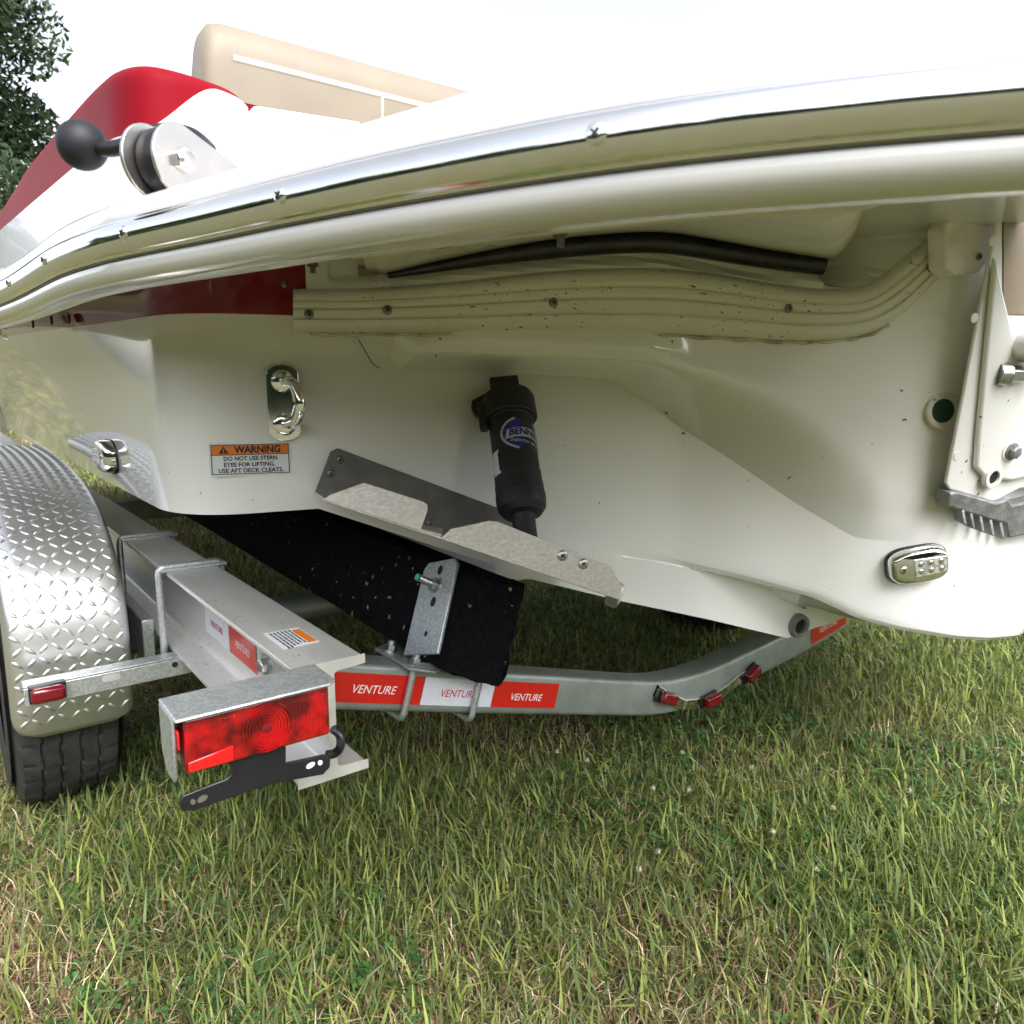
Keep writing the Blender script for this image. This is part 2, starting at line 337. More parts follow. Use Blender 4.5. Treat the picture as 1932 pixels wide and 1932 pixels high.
# bottom, with a lifting strake that tapers forward
ys = [0, .15, .3, .5, .75, 1.05, 1.5, 2.5, 4.0, 6.0]
bx = [(c[0], i) for i, c in enumerate(corner[::3]+cols)]
rows = []
for dy in ys:
    row = []
    for p, i in bx:
        z = p.z
        if .8360 < p.x < .90:
            z0 = np.interp(p.x, [.835, .90], [.562, .531]); z = p.z+(z0-p.z)*min(1, dy/1.15)
        elif .90 <= p.x < .93 and dy > 0: z = p.z
        row.append(V((p.x+.12*(XC-p.x)*max(0, dy-2.5)/3.5, p.y+dy, z+.012*max(0, dy-1.7))))
    rows.append(row)
bm_ = MB().grid(rows); bm_.build('hull_bottom', M['gel'], boat, smooth=30)

# ---- gunwale lip, stainless rub rail
ZR = H+.14
_p = [at(px, py, z=ZR) for px, py in ((0, 556), (43, 535), (115, 493), (190, 465), (267, 445), (400, 415), (563, 377), (800, 328), (1145, 268), (1500, 222), (1932, 180))]
path = [V((1.1, 9, ZR+.30)), V((.35, 7, ZR+.2)), V((.10, 5, ZR+.1)), V((.055, 3.4, ZR+.04)), V((.060, 2.3, ZR+.01)), V((.071, 1.8, ZR))]+_p+[_p[-1]+V((.10, -.13, 0)), V((.78, -.12, ZR)), V((1.15, -.13, ZR))]
path = catmull(path, 10)
def lip_frames():
    fr = []
    for i, p in enumerate(path):
        t = (path[min(i+1, len(path)-1)]-path[max(0, i-1)]); t.z = 0; t.normalize(); fr.append((p, V((t.y, -t.x, 0))*-1 if False else V((-t.y, t.x, 0))*-1))
    return fr
FR = lip_frames()           # outward normal: to port and aft
FR = [(p, n if n.dot(V((-1, -.6, 0))) > 0 else -n) for p, n in FR]
def sweep(prof, closed=False): return [[p+n*a+V((0, 0, b)) for a, b in prof] for p, n in FR]
arc = lambda cx, cz, rx, rz, a0, a1, n: [(cx+rx*math.cos(R(a0+(a1-a0)*k/n)), cz+rz*math.sin(R(a0+(a1-a0)*k/n))) for k in range(n+1)]
lip_prof = [(-.26, .16), (-.16, .105), (-.09, .060), (-.055, .046)]+arc(-.016, .027, .018, .013, 115, 5, 6)+[(.001, .017), (.001, -.017)]+arc(-.004, -.022, .008, .005, 75, 20, 3)+arc(-.024, -.024, .028, .017, 8, -80, 12)+[(-.028, -.041), (-.033, -.037), (-.037, -.026), (-.044, .0), (-.08, .040), (-.26, .140)]
MB().grid(sweep(lip_prof)).build('gunwale_lip', M['gelw'], boat, smooth=32)
rail = MB().grid(sweep([(.001, .0165), (.006, .0168)]+arc(.004, 0, .013, .0155, 78, -78, 14)+[(.006, -.0168), (.001, -.0165)])).build('rub_rail', M['steel'], boat, smooth=50)
def screw(p, n, r, m, parent, name='screw', h=.35, cross=True):
    n = V(n).normalized(); a = n.orthogonal().normalized(); b = n.cross(a); mb = MB()
    mb.lathe(p, n, [(r*1.02, -.001), (r, r*.12), (r*.82, r*h*.75), (r*.45, r*h), (r*.02, r*h*1.03)], 16)
    o = mb.build(name, m, parent, smooth=50)
    if cross:
        c = MB(); q = V(p)+n*(r*h*1.0)
        c.box(q, a*r*.48, b*r*.10, n*r*.10); c.box(q, b*r*.48, a*r*.10, n*r*.11)
        MBo = c.build('screw_slot', M['hole'], None)
        # join the slot into the same object so that the screw stays one piece
        me = o.data; base = len(me.vertices); vs = [tuple(v.co) for v in me.vertices]+[tuple(v.co) for v in MBo.data.vertices]
        fs = [tuple(f.vertices) for f in me.polygons]+[tuple(i+base for i in f.vertices) for f in MBo.data.polygons]
        nf = len(me.polygons); nm = bpy.data.meshes.new(name); nm.from_pydata(vs, [], fs); nm.materials.append(m); nm.materials.append(M['hole'])
        nm.polygons.foreach_set('use_smooth', [True]*len(fs)); nm.polygons.foreach_set('material_index', [0]*nf+[1]*(len(fs)-nf)); nm.set_sharp_from_angle(angle=R(50))
        o.data = nm; bpy.data.objects.remove(MBo)
    return o
for px, py in ((43, 535), (115, 493), (267, 445), (563, 377), (1145, 268)):
    q = at(px, py, z=ZR); i = min(range(len(FR)), key=lambda k: (FR[k][0]-q).length); p, n = FR[i]
    screw(p+n*.0168, n, .0065, M['steel'], rail)
dk = [p-n*.25+V((0, 0, .155)) for p, n in FR[40:]]; dk = [V((p.x, p.y, H+.268)) for p in dk]
dk += [V((1.48, .15, H+.268)), V((1.48, 1.6, H+.268)), V((.35, 1.9, H+.268))]; nd = len(dk)
mesh('platform_deck', dk+[p+V((0, 0, .02)) for p in dk], [tuple(range(nd)), tuple(range(2*nd-1, nd-1, -1))]+[(i, nd+i, nd+(i+1) % nd, (i+1) % nd) for i in range(nd)], M['gelw'], boat)  # deck slab added to keep sky light out of the pocket below
# ---- underside of the platform, with the moulded tub that ends in a round corner
strip_px = [(690, 508), (712, 510), (735, 512), (840, 488), (950, 466), (1050, 450), (1180, 438), (1260, 438), (1340, 450), (1440, 468), (1560, 487)]
wall = lambda X, z: SP(X, z)+.019
st = [at(a, b, surf=wall) for a, b in strip_px]
lipb = []
for (a, b), w_ in zip(strip_px, st):
    best = min(range(60, len(FR)), key=lambda k: abs((FR[k][0]+FR[k][1]*-.06-EYE).dot(RT)/max(.05, (FR[k][0]-EYE).dot(FW))-(a-CPX)/FPX)); p, n = FR[best]
    lipb.append(p-n*.029+V((0, 0, -.039)))
lipb = catmull(lipb, 5); st2 = catmull(st, 5)
rows = []
for a, b in zip(lipb, st2):
    rows.append([a*(1-t)+b*t+V((0, 0, .022*math.sin(math.pi*t))) for t in np.linspace(0, 1, 10)])
last = rows[-1]
for k in range(1, 9):                                  # round end of the tub: turns up
    a = R(90*k/8); rows.append([p+V((.085*math.sin(a), -.02*math.sin(a), .17*(1-math.cos(a))*(.15+.85*j/9))) for j, p in enumerate(last)])
MB().grid(rows).build('platform_underside', M['cream'], boat, smooth=60, solid=.006)
ss = catmull([at(a, b+s, surf=lambda X, z: SP(X, z)+.006) for (a, b), s in zip(strip_px[2:], (2, 6, 9, 11, 14, 15, 14, 12, 8))], 8)
MB().tube([p+V((0, .004, -.004)) for p in ss], [.006+.013*min(1, i/22)*(1 if i < len(ss)-4 else .95) for i in range(len(ss))], 14).build('rubber_seal', M['seal'], boat, smooth=40)
# pocket, notch and stud beneath the lip
for (px, py) in ((590, 503), (1058, 446)):
    p = at(px, py, surf=lambda X, z: SP(X, z)-.03 if px < 700 else .62); s_ = MB()
    s_.lathe(p+V((0, 0, .012)), (0, 0, -1), [(.016, 0), (.016, .003), (.009, .0035), (.009, .012), (.0045, .013), (.0045, .022)], 6)
    s_.build('deck_bolt', M['screw'], boat, smooth=30)
p = at(708, 512, surf=wall); MB().box(p+V((0, .004, 0)), (.026, -.009, 0), (.002, .006, 0), (0, 0, .0085)).build('notch', M['tan'], boat)

# ---- ribbed vinyl moulding over the hull joint
top_px = [(553, 545), (640, 545), (735, 541), (850, 532), (960, 520), (1050, 511), (1130, 507), (1250, 506), (1370, 520), (1480, 538), (1560, 545), (1620, 542), (1660, 522), (1700, 492), (1750, 450), (1795, 418)]
bot_px = [(553, 628), (640, 630), (735, 630), (850, 630), (960, 629), (1050, 629), (1130, 630), (1250, 632), (1370, 638), (1480, 644), (1560, 643), (1632, 632), (1690, 602), (1727, 570), (1765, 530), (1785, 512)]
tp = catmull([at(a, b, surf=SP) for a, b in top_px], 6); bp = catmull([at(a, b, surf=SP) for a, b in bot_px], 6)
ribs = []
for i, (a, b) in enumerate(zip(tp, bp)):
    t = (tp[min(i+1, len(tp)-1)]-tp[max(0, i-1)]).normalized(); e = (b-a); n = t.cross(e).normalized()
    if n.y > 0: n = -n
    row = [a+n*-.004]
    for k in range(41):
        s = k/40
        env = .022*(1-abs(2*s-1)**7)+.004*math.sin(math.pi*s)
        gr = 0
        for c_, w_, dpt in ((.29, .018, .006), (.47, .018, .006), (.69, .020, .007)): gr += dpt*math.exp(-((s-c_)/w_)**2)
        row.append(a+e*s+n*(env-gr))
    row.append(b+n*-.004); ribs.append(row)
mv = MB().grid(ribs); k0 = len(ribs[0]); mv.f.append(tuple(range(k0))); mv.f.append(tuple(reversed(range(len(mv.v)-k0, len(mv.v)))))
vm = mv.build('rub_moulding', M['vinyl'], boat, smooth=60)
for px, py in ((580, 587), (735, 581), (1041, 566), (1487, 583), (1755, 507)):
    dr_ = ray(px, py).normalized(); p = min(mv.v, key=lambda q: (q-EYE).cross(dr_).length); p = min((q for q in mv.v if (q-EYE).cross(dr_).length < .006), key=lambda q: (q-EYE).length, default=p)
    screw(p+V((-.32, -.94, 0))*.0008, V((-.32, -.94, 0)), .0078, M['screw'], vm, h=.3)
p = at(536, 537, surf=SP); screw(p, V((-.32, -.94, 0)), .005, M['screw'], boat)
# sealant line under the moulding and the crack in the gelcoat
sl_ = [bp[i]+V((0, -.004, -.001-.0012*math.sin(i*1.7))) for i in range(2, len(bp)-20)]
MB().tube(sl_, [.0022+.0016*abs(math.sin(i*.9)) for i in range(len(sl_))], 6).build('sealant', M['grease'], boat, smooth=60)
cr = [at(px, py, surf=lambda X, z: SP(X, z)-.003) for px, py in ((676, 640), (683, 652), (690, 664), (697, 676), (702, 684), (708, 690), (717, 695))]
MB().tube(cr, .0009, 5).build('twig', M['hole'], boat)

# ---- plate fairing at the top right of the moulding
fp = [(1783, 430), (1800, 400), (1885, 392), (1883, 440), (1868, 490), (1845, 515), (1800, 520), (1785, 505)]
EP0 = V((1.5, .640, .72)); EN = V((-.27, -.945, -.17)).normalized()
q = [at(a, b, plane=(EP0+V((0, .03, 0)), EN)) for a, b in fp]; n_ = len(q)
fairing = mesh('corner_plate', q+[p+V((.0, .03, 0)) for p in q], [tuple(range(n_))]+[tuple(range(2*n_-1, n_-1, -1))]+[(i, n_+i, n_+(i+1) % n_, (i+1) % n_) for i in range(n_)], M['dirtywhite'], boat, bevel=.003)
screw(at(1848, 484, plane=(EP0+V((0, .028, 0)), EN)), EN, .006, M['screw'], fairing)

# ---- trim tab
ta = V((.944*math.cos(R(21.3)), -.33*math.cos(R(21.3)), -math.sin(R(21.3)))); tc = V((-.33, -.944, .085)).normalized(); tn = ta.cross(-tc).normalized()
if tn.z < 0: tn = -tn
H0 = at(594, 929, surf=lambda X, z: SR(X, z)-.006); W = .51; CH = .225
tab = MB().box(H0+ta*W/2+tc*CH/2, ta*W/2, tc*CH/2, tn*.0016).build('trim_tab', M['tabsteel'], boat)
hpl = MB().prism([(0, 0), (.40, 0), (.365, .074), (.355, .079), (.012, .085), (.002, .075)], H0+tc*.001, ta, tn, (-.002, .002)).build('hinge_plate', M['tab_dark_reflection'], tab, bevel=.0008)
A0 = H0+tc*CH
fl = MB()
fl.prism([(0, 0), (.150, 0), (.150, .034), (.146, .042), (.138, .044), (.046, .042), (.006, .010)], A0, ta, tn, (-.0016, .0016))
fl.build('aft_flange', M['tabsteel'], tab, bevel=.0008)
f2 = MB(); f2.prism([(.183, -.002), (W-.004, -.006), (W+.004, .012), (W-.036, .044), (.300, .050), (.262, .052), (.248, .049), (.194, .018)], A0, ta, tn, (-.0016, .0016)); f2.build('aft_flange', M['tabsteel'], tab, bevel=.0008)
pt = [H0+tc*(CH-.05)+ta*(.15)+tn*.003, H0+tc*(CH-.02)+ta*.165+tn*.001, H0+tc*(CH+.0)+ta*.183+tn*.012]
mesh('notch_fold', [A0+ta*.15+tn*.002, A0+ta*.183+tn*.004, A0+ta*.20-tc*.07+tn*.012, A0+ta*.15-tc*.07+tn*.004], [(0, 1, 2, 3)], M['tabsteel'], tab, solid=.003)
for s, h in ((.385, .034), (.425, .032)): screw(A0+ta*s+tn*h-tc*-.001, tc, .009, M['bolt'], tab)
for s, h in ((.022, .068), (.015, .040), (.21, .012)): screw(H0+ta*s+tn*h+tc*.003, tc, .007, M['screw'], tab)
rb = A0+ta*(W-.002)-tc*.02; MB().prism(rpoly(.05, .045, .016), rb, tc, tn, (-.002, .002)).build('end_tab', M['tabsteel'], tab)

# ---- actuator
T1 = at(957, 748, surf=lambda X, z: SR(X, z)-.050); B1 = at(992, 1003, plane=(H0+tn*.004+tc*.15, tn)); B1 = at(991, 1004, plane=(A0-tc*.055, tc))
ax = (B1-T1).normalized(); L = (B1-T1).length
k_ = L/.33
prof = [(.030, .0), (.0345, .003), (.0375, .012), (.0380, .060), (.0362, .064), (.0325, .065), (.0308, .068), (.0308, .10), (.0308, .195), (.0318, .197), (.0318, .222), (.0325, .2235), (.0325, .246), (.0333, .2475), (.0333, .262), (.0318, .278), (.026, .290), (.016, .294), (.0155, .30), (.0150, .345)]
act = MB().lathe(T1, ax, [(r*1.27, h*k_) for r, h in prof], 48).build('trim_actuator', M['blackm'], boat, smooth=28)
cu_ = MB(); bside = (RT-ax*RT.dot(ax)).normalized(); fside = (-(T1-EYE)); fside = (fside-ax*fside.dot(ax)).normalized()
cu_.box(T1-ax*.013+bside*-.002, bside*.026, fside*.022, ax*.018); cu_.build('upper_mount', M['blackp'], act, bevel=.004)
cu_ = MB(); cu_.prism(ellipse(.042, .036, 20), T1-ax*.004-bside*.026-fside*.032, bside, ax, (-.004, .004)); cu_.build('mount_flange', M['blackp'], act, bevel=.001)
cu_ = MB(); cu_.box(T1+ax*.040-bside*.048+fside*.004, bside*.007, fside*.010, ax*.026); cu_.build('hose_tail', M['blackp'], act, bevel=.002)
rr = .0308*1.27
def wrap(x, y, dr): # x around, y up the axis
    th = x/rr; return T1+ax*(.122*k_-y)+(fside*math.cos(th)+bside*math.sin(th))*(rr+dr)
def wrap_ell(a, b, cx, cy, dr):
    m = MB(); rows = []
    for i in range(9):
        q = max(.001, i/8); rows.append([wrap(cx+a*q*math.cos(2*math.pi*k/40), cy+b*q*math.sin(2*math.pi*k/40), dr) for k in range(40)])
    m.grid(rows, close=True); return m
wrap_ell(.051, .0345, .030, 0, .0006).build('maker_decal', M['silver_ink'], act, smooth=60)
dec = wrap_ell(.0465, .0305, .030, 0, .0011).build('maker_decal', M['blue_ink'], act, smooth=60)
bandrows = []
for i in range(17):
    x = -.013+.080*i/16; yo = -.006*((x-.022)/.04)**2
    bandrows.append([wrap(x+.005*(j/2), -.007+yo+.0185*j/2, .0016) for j in range(3)])
MB().grid(bandrows).build('band', M['silver_ink'], dec, smooth=60)
m = MB(); v, f = text_geo('BENNETT', .0175, .0007, .18); m.add([wrap(p[0]*.95+.030, p[1]+.0025-.006*((p[0]+.008)/.04)**2, .0021) for p in v], f)
m.build('lettering', M['blue_ink'], dec)
m = MB(); v, f = text_geo('Superior by Design', .0095, .0001, .35); m.add([wrap(p[0]+.032, p[1]-.0165-.10*(p[0]), .0016) for p in v], f); m.build('lettering', M['silver_ink'], dec)
m = MB().grid([[wrap(-.052+.020*i/6+(.004 if j in (0, 6) else 0), -.068+.044*j/6, .0006) for j in range(7)] for i in range(7)]); pl_ = m.build('part_label', M['decal'], act, smooth=60)

# ---- stern eye
se = at(535, 760, surf=lambda X, z: SR(X, z)-.002); sn = V((-.335, -.942, 0)).normalized(); sx = V((.942, -.335, 0)); sz = V((0, 0, 1))
base = [(x*.9, y) for x, y in rpoly(.052, .100, .004)]; base = [(.026*math.cos(R(a))*1.0, .048+.016*math.sin(R(a))) for a in range(0, 181, 15)]+[(-.026*math.cos(R(a)), -.048-.016*math.sin(R(a))) for a in range(0, 181, 15)]
eye = MB().prism(base, se, sx, sz, (-.001, .005)).build('stern_eye', M['steel'], boat, bevel=.0015)
for s in (1, -1):
    c = se+sz*.036*s+sn*.005
    MB().lathe(c, sn, [(.0185, 0), (.0185, .003), (.016, .0055), (.016, .0085), (.0125, .0095)], 24).build('collar', M['steel'], eye, smooth=35)
sn2 = V((.16, -.985, 0)).normalized(); bail = [se+sz*.036+sn*.004]+[se+sz*.036*math.cos(R(a))+sn*.012+sn2*(.010+.042*math.sin(R(a))**.8 if 0 < a < 180 else .010) for a in range(0, 181, 10)]+[se-sz*.036+sn*.004]
MB().tube(bail, .0085, 14).build('ring', M['steel'], eye, smooth=60)

# ---- warning decal
wd = at(473, 866, surf=lambda X, z: SR(X, z)-.0016); wx = V((.948, -.318, 0)).normalized(); wz = V((0, 0, 1)); WW, WH = .130, .0565
dc = MB().prism(rpoly(WW, WH, .003), wd, wx, wz, (-.001, .0004)).build('warning_decal', M['decal'], boat)
m = MB()
bw, bh = WW*.955, WH*.88
for (x0, x1, y0, y1) in ((-bw/2, bw/2, bh/2-.0012, bh/2), (-bw/2, bw/2, -bh/2, -bh/2+.0012), (-bw/2, -bw/2+.0013, -bh/2+.0012, bh/2-.0012), (bw/2-.0013, bw/2, -bh/2+.0012, bh/2-.0012), (-bw/2+.0013, bw/2-.0013, bh/2-.0178, bh/2-.0166)):
    m.prism([(x0, y0), (x1, y0), (x1, y1), (x0, y1)], wd, wx, wz, (.0004, .0009))
m.prism([(-.050, bh/2-.0150), (-.034, bh/2-.0150), (-.042, bh/2-.0025)], wd, wx, wz, (.0009, .0013)); m.build('border', M['black_ink'], dc)
MB().prism([(-bw/2+.0013, bh/2-.0166), (bw/2-.0013, bh/2-.0166), (bw/2-.0013, bh/2-.0012), (-bw/2+.0013, bh/2-.0012)], wd, wx, wz, (.0004, .0008)).build('orange_header', M['orange_ink'], dc)
lettering('lettering', [('!', .0095, -.042, bh/2-.0105, .0003, 0)], wd, wx, wz, M['orange_ink'], dc, .0017)
lettering('lettering', [('WARNING', .0165, .012, bh/2-.0092, .0006, 0, .074), ('DO NOT USE STERN', .0098, 0, .0012, .00022, 0, .085), ('EYES FOR LIFTING.', .0098, -.002, -.0090, .00022, 0, .081), ('USE AFT DECK CLEATS.', .0098, 0, -.0190, .00022, 0, .103)], wd, wx, wz, M['black_ink'], dc, .0014)

# ---- courtesy lights
def courtesy(p, n, ex, w, h, flip):
    n = V(n).normalized(); ex = (V(ex)-n*V(ex).dot(n)).normalized(); ey = n.cross(ex); ey = ey if ey.z > 0 else -ey
    out = []
    for k in range(40):
        a = 2*math.pi*k/40; c, s = math.cos(a), math.sin(a)
        out.append((w/2*math.copysign(abs(c)**.55, c), h/2*math.copysign(abs(s)**.45, s)*(1-.18*(abs(c)**2))))
    lay = lambda sc, d, dy=0: [p+ex*x*sc+ey*(y*sc+dy)+n*d for x, y in out]
    gk = MB().grid([lay(1.05, -.002), lay(1.06, .002), lay(1.04, .004)], close=True).build('courtesy_light', M['blackp'], boat, smooth=40)
    b = MB().grid([lay(1.0, .002), lay(.99, .012), lay(.96, .019), lay(.90, .024), lay(.80, .026), lay(.02, .027)], close=True).build('bezel', M['steel'], gk, smooth=45)
    s_ = flip
    q = MB(); L0, L1 = (-.12*w, .42*w)
    q.prism([(L0*s_+0, -.26*h), (L1*s_, -.22*h), (L1*s_, .22*h), (L0*s_, .26*h)] if s_ > 0 else [(L1*s_, -.22*h), (L0*s_, -.26*h), (L0*s_, .26*h), (L1*s_, .22*h)], p, ex, ey if ex.cross(ey).dot(n) > 0 else ey, (.0255, .0285) if ex.cross(ey).dot(n) > 0 else (-.0285, -.0255))
    q.build('led_lens', M['ledglass'], gk, bevel=.001)
    led = MB()
    for i in range(3):
        for j in (-1, 1):
            led.lathe(p+ex*(s_*(-.02+.17*i)*w)+ey*j*.11*h+n*.0285, n, [(.0052, 0), (.005, .0012), (.003, .0022), (.0004, .0026)], 12)
    led.build('led', M['steel'], gk, smooth=50)
    screw(p+ex*(-.30*w*s_)+n*.025, n, .0085, M['steel'], gk)
lp = at(216, 860, X=.314); courtesy(V((Xs(lp.y, lp.z)-.001, lp.y, lp.z)), V((-1, -.02, 0)), V((0, 1, 0)), .125, .070, 1)
rp = at(1726, 1062, surf=SR); dx = .03; tx = (V((rp.x+dx, SR(rp.x+dx, rp.z), rp.z))-V((rp.x-dx, SR(rp.x-dx, rp.z), rp.z))).normalized()
rn = V((-tx.y*-1, tx.x*-1, 0)).normalized(); rn = rn if rn.y < 0 else -rn
courtesy(rp+rn*.002, rn+V((0, 0, -.10)), tx+V((0, 0, .20)), .112, .070, 1)

# ---- through-hull fittings
def ring(name, p, n, ro, ri, m, parent, hm=M['hole'], h=.006):
    n = V(n).normalized(); o = MB().lathe(p, n, [(ro, -.004), (ro, h*.4), (ro*.95, h*.85), ((ro+ri)/2, h), (ri*1.05, h*.85), (ri, h*.4), (ri, -.02)], 36, cap=False).build(name, m, parent, smooth=50)
    MB().lathe(p+n*.0012, n, [(ri*1.01, 0), (ri*.6, -.0004), (ri*.02, -.0006)], 28).build('bore', hm, o)
    return o
tp_ = at(1777, 775, surf=SP); tx = (V((tp_.x+.03, SP(tp_.x+.03, tp_.z), tp_.z))-V((tp_.x-.03, SP(tp_.x-.03, tp_.z), tp_.z))).normalized(); nn = V((tx.y, -tx.x, 0)); nn = nn if nn.y < 0 else -nn
M['bronze'] = mat('dark_green_hollow', (.02, .06, .045), .25)
ring('drain_fitting', tp_+nn*.002, nn, .034, .022, M['cream'], boat, M['bronze'])
dp = at(1506, 1180, surf=lambda X, z: Hf(X)-.003); ring('drain_plug', dp, (-.2, -.97, -.1), .027, .016, M['zinc'], boat, h=.010)
dp2 = at(1520, 1137, surf=lambda X, z: Hf(X)-.003); MB().lathe(dp2, (-.2, -.97, 0), [(.014, 0), (.012, .004), (.002, .005)], 20).build('fastener', M['zinc'], boat, smooth=50)
# small panel dots and the round chrome on the hull side
cp = at(12, 620, X=.17); MB().lathe(cp, (-1, 0, 0), [(.028, 0), (.024, .012), (.012, .016)], 20).build('side_fitting', M['steel'], boat, smooth=40)
for px, py in ((62, 611), (97, 604), (130, 602), (168, 592), (208, 586)):
    Yq = at(px, py, X=.27).y; p = at(px, py, X=Xs(Yq, 1.05)-.001)
    MB().lathe(p, (-1, 0, 0), [(.010, -.002), (.010, .0015), (.004, .002)], 12).build('vent_hole', M['hole'], boat)

# ---- quarter coaming above the rail: white with a red band, and the cockpit panel behind
def coam(Y):  # z of the white/red boundary and of the top at station Y
    return float(np.interp(Y, [.9, 1.04, 1.36, 1.85, 2.67, 6], [1.19, 1.197, 1.224, 1.265, 1.333, 1.62])), float(np.interp(Y, [.9, 1.2, 1.54, 1.93, 2.61, 6], [1.265, 1.293, 1.322, 1.354, 1.383, 1.70]))
plan = [V((.50, 6.5, 0)), V((.23, 4.5, 0)), V((.212, 3.1, 0)), V((.21, 2.2, 0)), V((.21, 1.68, 0)), V((.21, 1.4, 0)), V((.212, 1.18, 0)), V((.22, 1.08, 0)), V((.25, 1.035, 0)), V((.31, 1.04, 0)), V((.37, 1.08, 0)), V((.40, 1.18, 0)), V((.41, 1.5, 0))]
plan = catmull(plan, 8); rows = []; nb = []
for i, p in enumerate(plan):
    zr_, zt_ = coam(p.y); t = (plan[min(i+1, len(plan)-1)]-plan[max(0, i-1)]).normalized(); inn = V((-t.y, t.x, 0)); inn = inn if inn.dot(V((.5, 1.6, 0))-p) > 0 else -inn
    z0 = H+.185+(.11*sstep(.30, .38, p.x) if p.y < 1.7 else 0); r_ = []
    zr_ += (zt_-.012-zr_)*sstep(.222, .33, p.x) if p.y < 1.6 else 0
    for k in range(9): z = z0+(zr_-z0)*k/8; r_.append(V((p.x, p.y, z))-inn*.02*(1-(z-z0)/(zr_-z0))**2)
    for k in range(1, 6): z = zr_+(zt_-.02-zr_)*k/5; r_.append(V((p.x, p.y, z)))
    for k in range(1, 7): a = R(90*k/6); r_.append(V((p.x, p.y, zt_-.02))+inn*.022*(1-math.cos(a))+V((0, 0, .02*math.sin(a))))
    r_.append(V((p.x, p.y, zt_))+inn*.16); r_.append(V((p.x, p.y, max(H+.27, zt_-.3)))+inn*.17); rows.append(r_)
cm = MB().grid(rows); cmo = cm.build('quarter_coaming', None, boat, smooth=50) if False else mesh('quarter_coaming', cm.v, cm.f, None, boat, smooth=50, mats=[M['coam'], M['redmatt']])
mrow = len(rows[0])-1; cmo.data.polygons.foreach_set('material_index', [1 if (k >= 8 and k < 19) else 0 for i in range(len(rows)-1) for k in range(mrow)])
# cockpit stern seat: beige panel and rolled top
m = MB(); prof = [(1.58, H+.30), (1.53, H+.40), (1.505, H+.52), (1.50, H+.58)]+[(1.555-.055*math.cos(R(a)), H+.60+.055*math.sin(R(a))) for a in range(0, 181, 20)]+[(1.60, H+.5)]
m.grid([[V((x, 1.56+(y-1.56)*k, H+.46+(z-H-.46)*k)) for y, z in prof] for x, k in ((.452, .05), (.452, .7), (.458, .88), (.47, .97), (.49, 1), (.9, 1), (1.3, 1), (1.8, 1), (2.3, 1))]); seat = m.build('stern_seat', M['tan'], boat, smooth=40)

MB().tube([(.50, 1.502, H+.585), (1.2, 1.502, H+.585), (2.3, 1.502, H+.585)], .006, 8).build('piping', M['cream'], seat, smooth=60)
for x in (.80, 1.15, 1.5): MB().tube([(x, 1.527, H+.40), (x, 1.504, H+.52), (x, 1.500, H+.585)], .003, 6).build('seam', M['cream'], seat, smooth=60)
# ---- ladder hinge and lever with ball knob on the platform
lad = empty('boarding_ladder_hinge', at(345, 330, Y=.86), 'stainless hinge bracket with black ball-ended lever on the stern platform', 'hinge')
HX = V((.86, .51, 0)).normalized()      # plane of the cheek plates
c1 = at(340, 303, Y=.82); hn = HX.cross(V((0, 0, 1))).normalized(); hn = hn if hn.y < 0 else -hn
def cheek(c, nm):
    poly = [(.034*math.cos(R(a)), .034*math.sin(R(a))) for a in range(70, 251, 12)]+[(.02, -.050), (.20, -.045), (.20, -.02)]
    MB().prism(poly, c, HX, V((0, 0, 1)), (-.002, .002)).build('cheek_plate', M['brushed'], lad, bevel=.0008)
cheek(c1, 0); cheek(c1-hn*.030-HX*.008, 1)
MB().lathe(c1+hn*.002, hn, [(.0125, 0), (.0125, .007)], 6).build('hinge_nut', M['steel'], lad, bevel=.001)
MB().lathe(c1+hn*.008, hn, [(.0075, 0), (.0075, .004), (.005, .005)], 16).build('bolt_end', M['brushed'], lad, smooth=40)
MB().lathe(c1-hn*.026, hn, [(.029, 0), (.031, .003), (.031, .021), (.029, .024)], 28).build('roller', M['blackp'], lad, smooth=40)
bl = at(155, 274, Y=.90); arm = catmull([at(175, 280, Y=.89), at(215, 280, Y=.87), at(250, 270, Y=.86), at(285, 252, Y=.86), at(325, 247, Y=.86), at(365, 257, Y=.87), at(395, 282, Y=.90)], 6)
lev = MB().tube(arm, .0075, 12).build('lever', M['blackp'], lad, smooth=50)
sph = [(max(.0004, .0235*math.sin(R(a))), -.0235*math.cos(R(a))) for a in range(0, 181, 10)]
MB().lathe(bl, (0, 0, 1), sph, 28).build('ball_knob', M['blackm'], lad, smooth=60)

# ================================================================== OUTBOARD ENGINE (clamp bracket)
eng = empty('outboard_engine', (1.62, .62, .70), 'white outboard engine mount bolted to the stern, cut off at the right edge', 'engine')
EPL = (EP0, EN)
def epoly(px, dep, back=0):
    q = [at(a, b, plane=EPL)+EN*back for a, b in px]; n = len(q)
    return q+[p-EN*dep for p in q], [tuple(range(n)), tuple(range(2*n-1, n-1, -1))]+[(i, n+i, n+(i+1) % n, (i+1) % n) for i in range(n)]
v, f = epoly([(1888, 385), (1785, 912), (1792, 924), (1875, 948), (1900, 935), (1925, 922), (1990, 915), (2060, 905), (2060, 600), (1893, 592), (1892, 400)], .007)
br = mesh('clamp_bracket', v, f, M['engine'], eng, bevel=.003)
v, f = epoly([(1868, 480), (1836, 820), (1832, 880), (1850, 900), (1900, 905), (1960, 890), (2050, 880), (2050, 625), (1900, 622), (1885, 560)], .012, .012)
mesh('bracket_web', v, f, M['engine'], eng, bevel=.006, seg=3)
v, f = epoly([(1893, 395), (1892, 592), (2060, 598), (2060, 390)], .004, .0015); mesh('bracket_opening', v, f, M['tan'], eng)  # tan sheet added in place of the bracket's open window
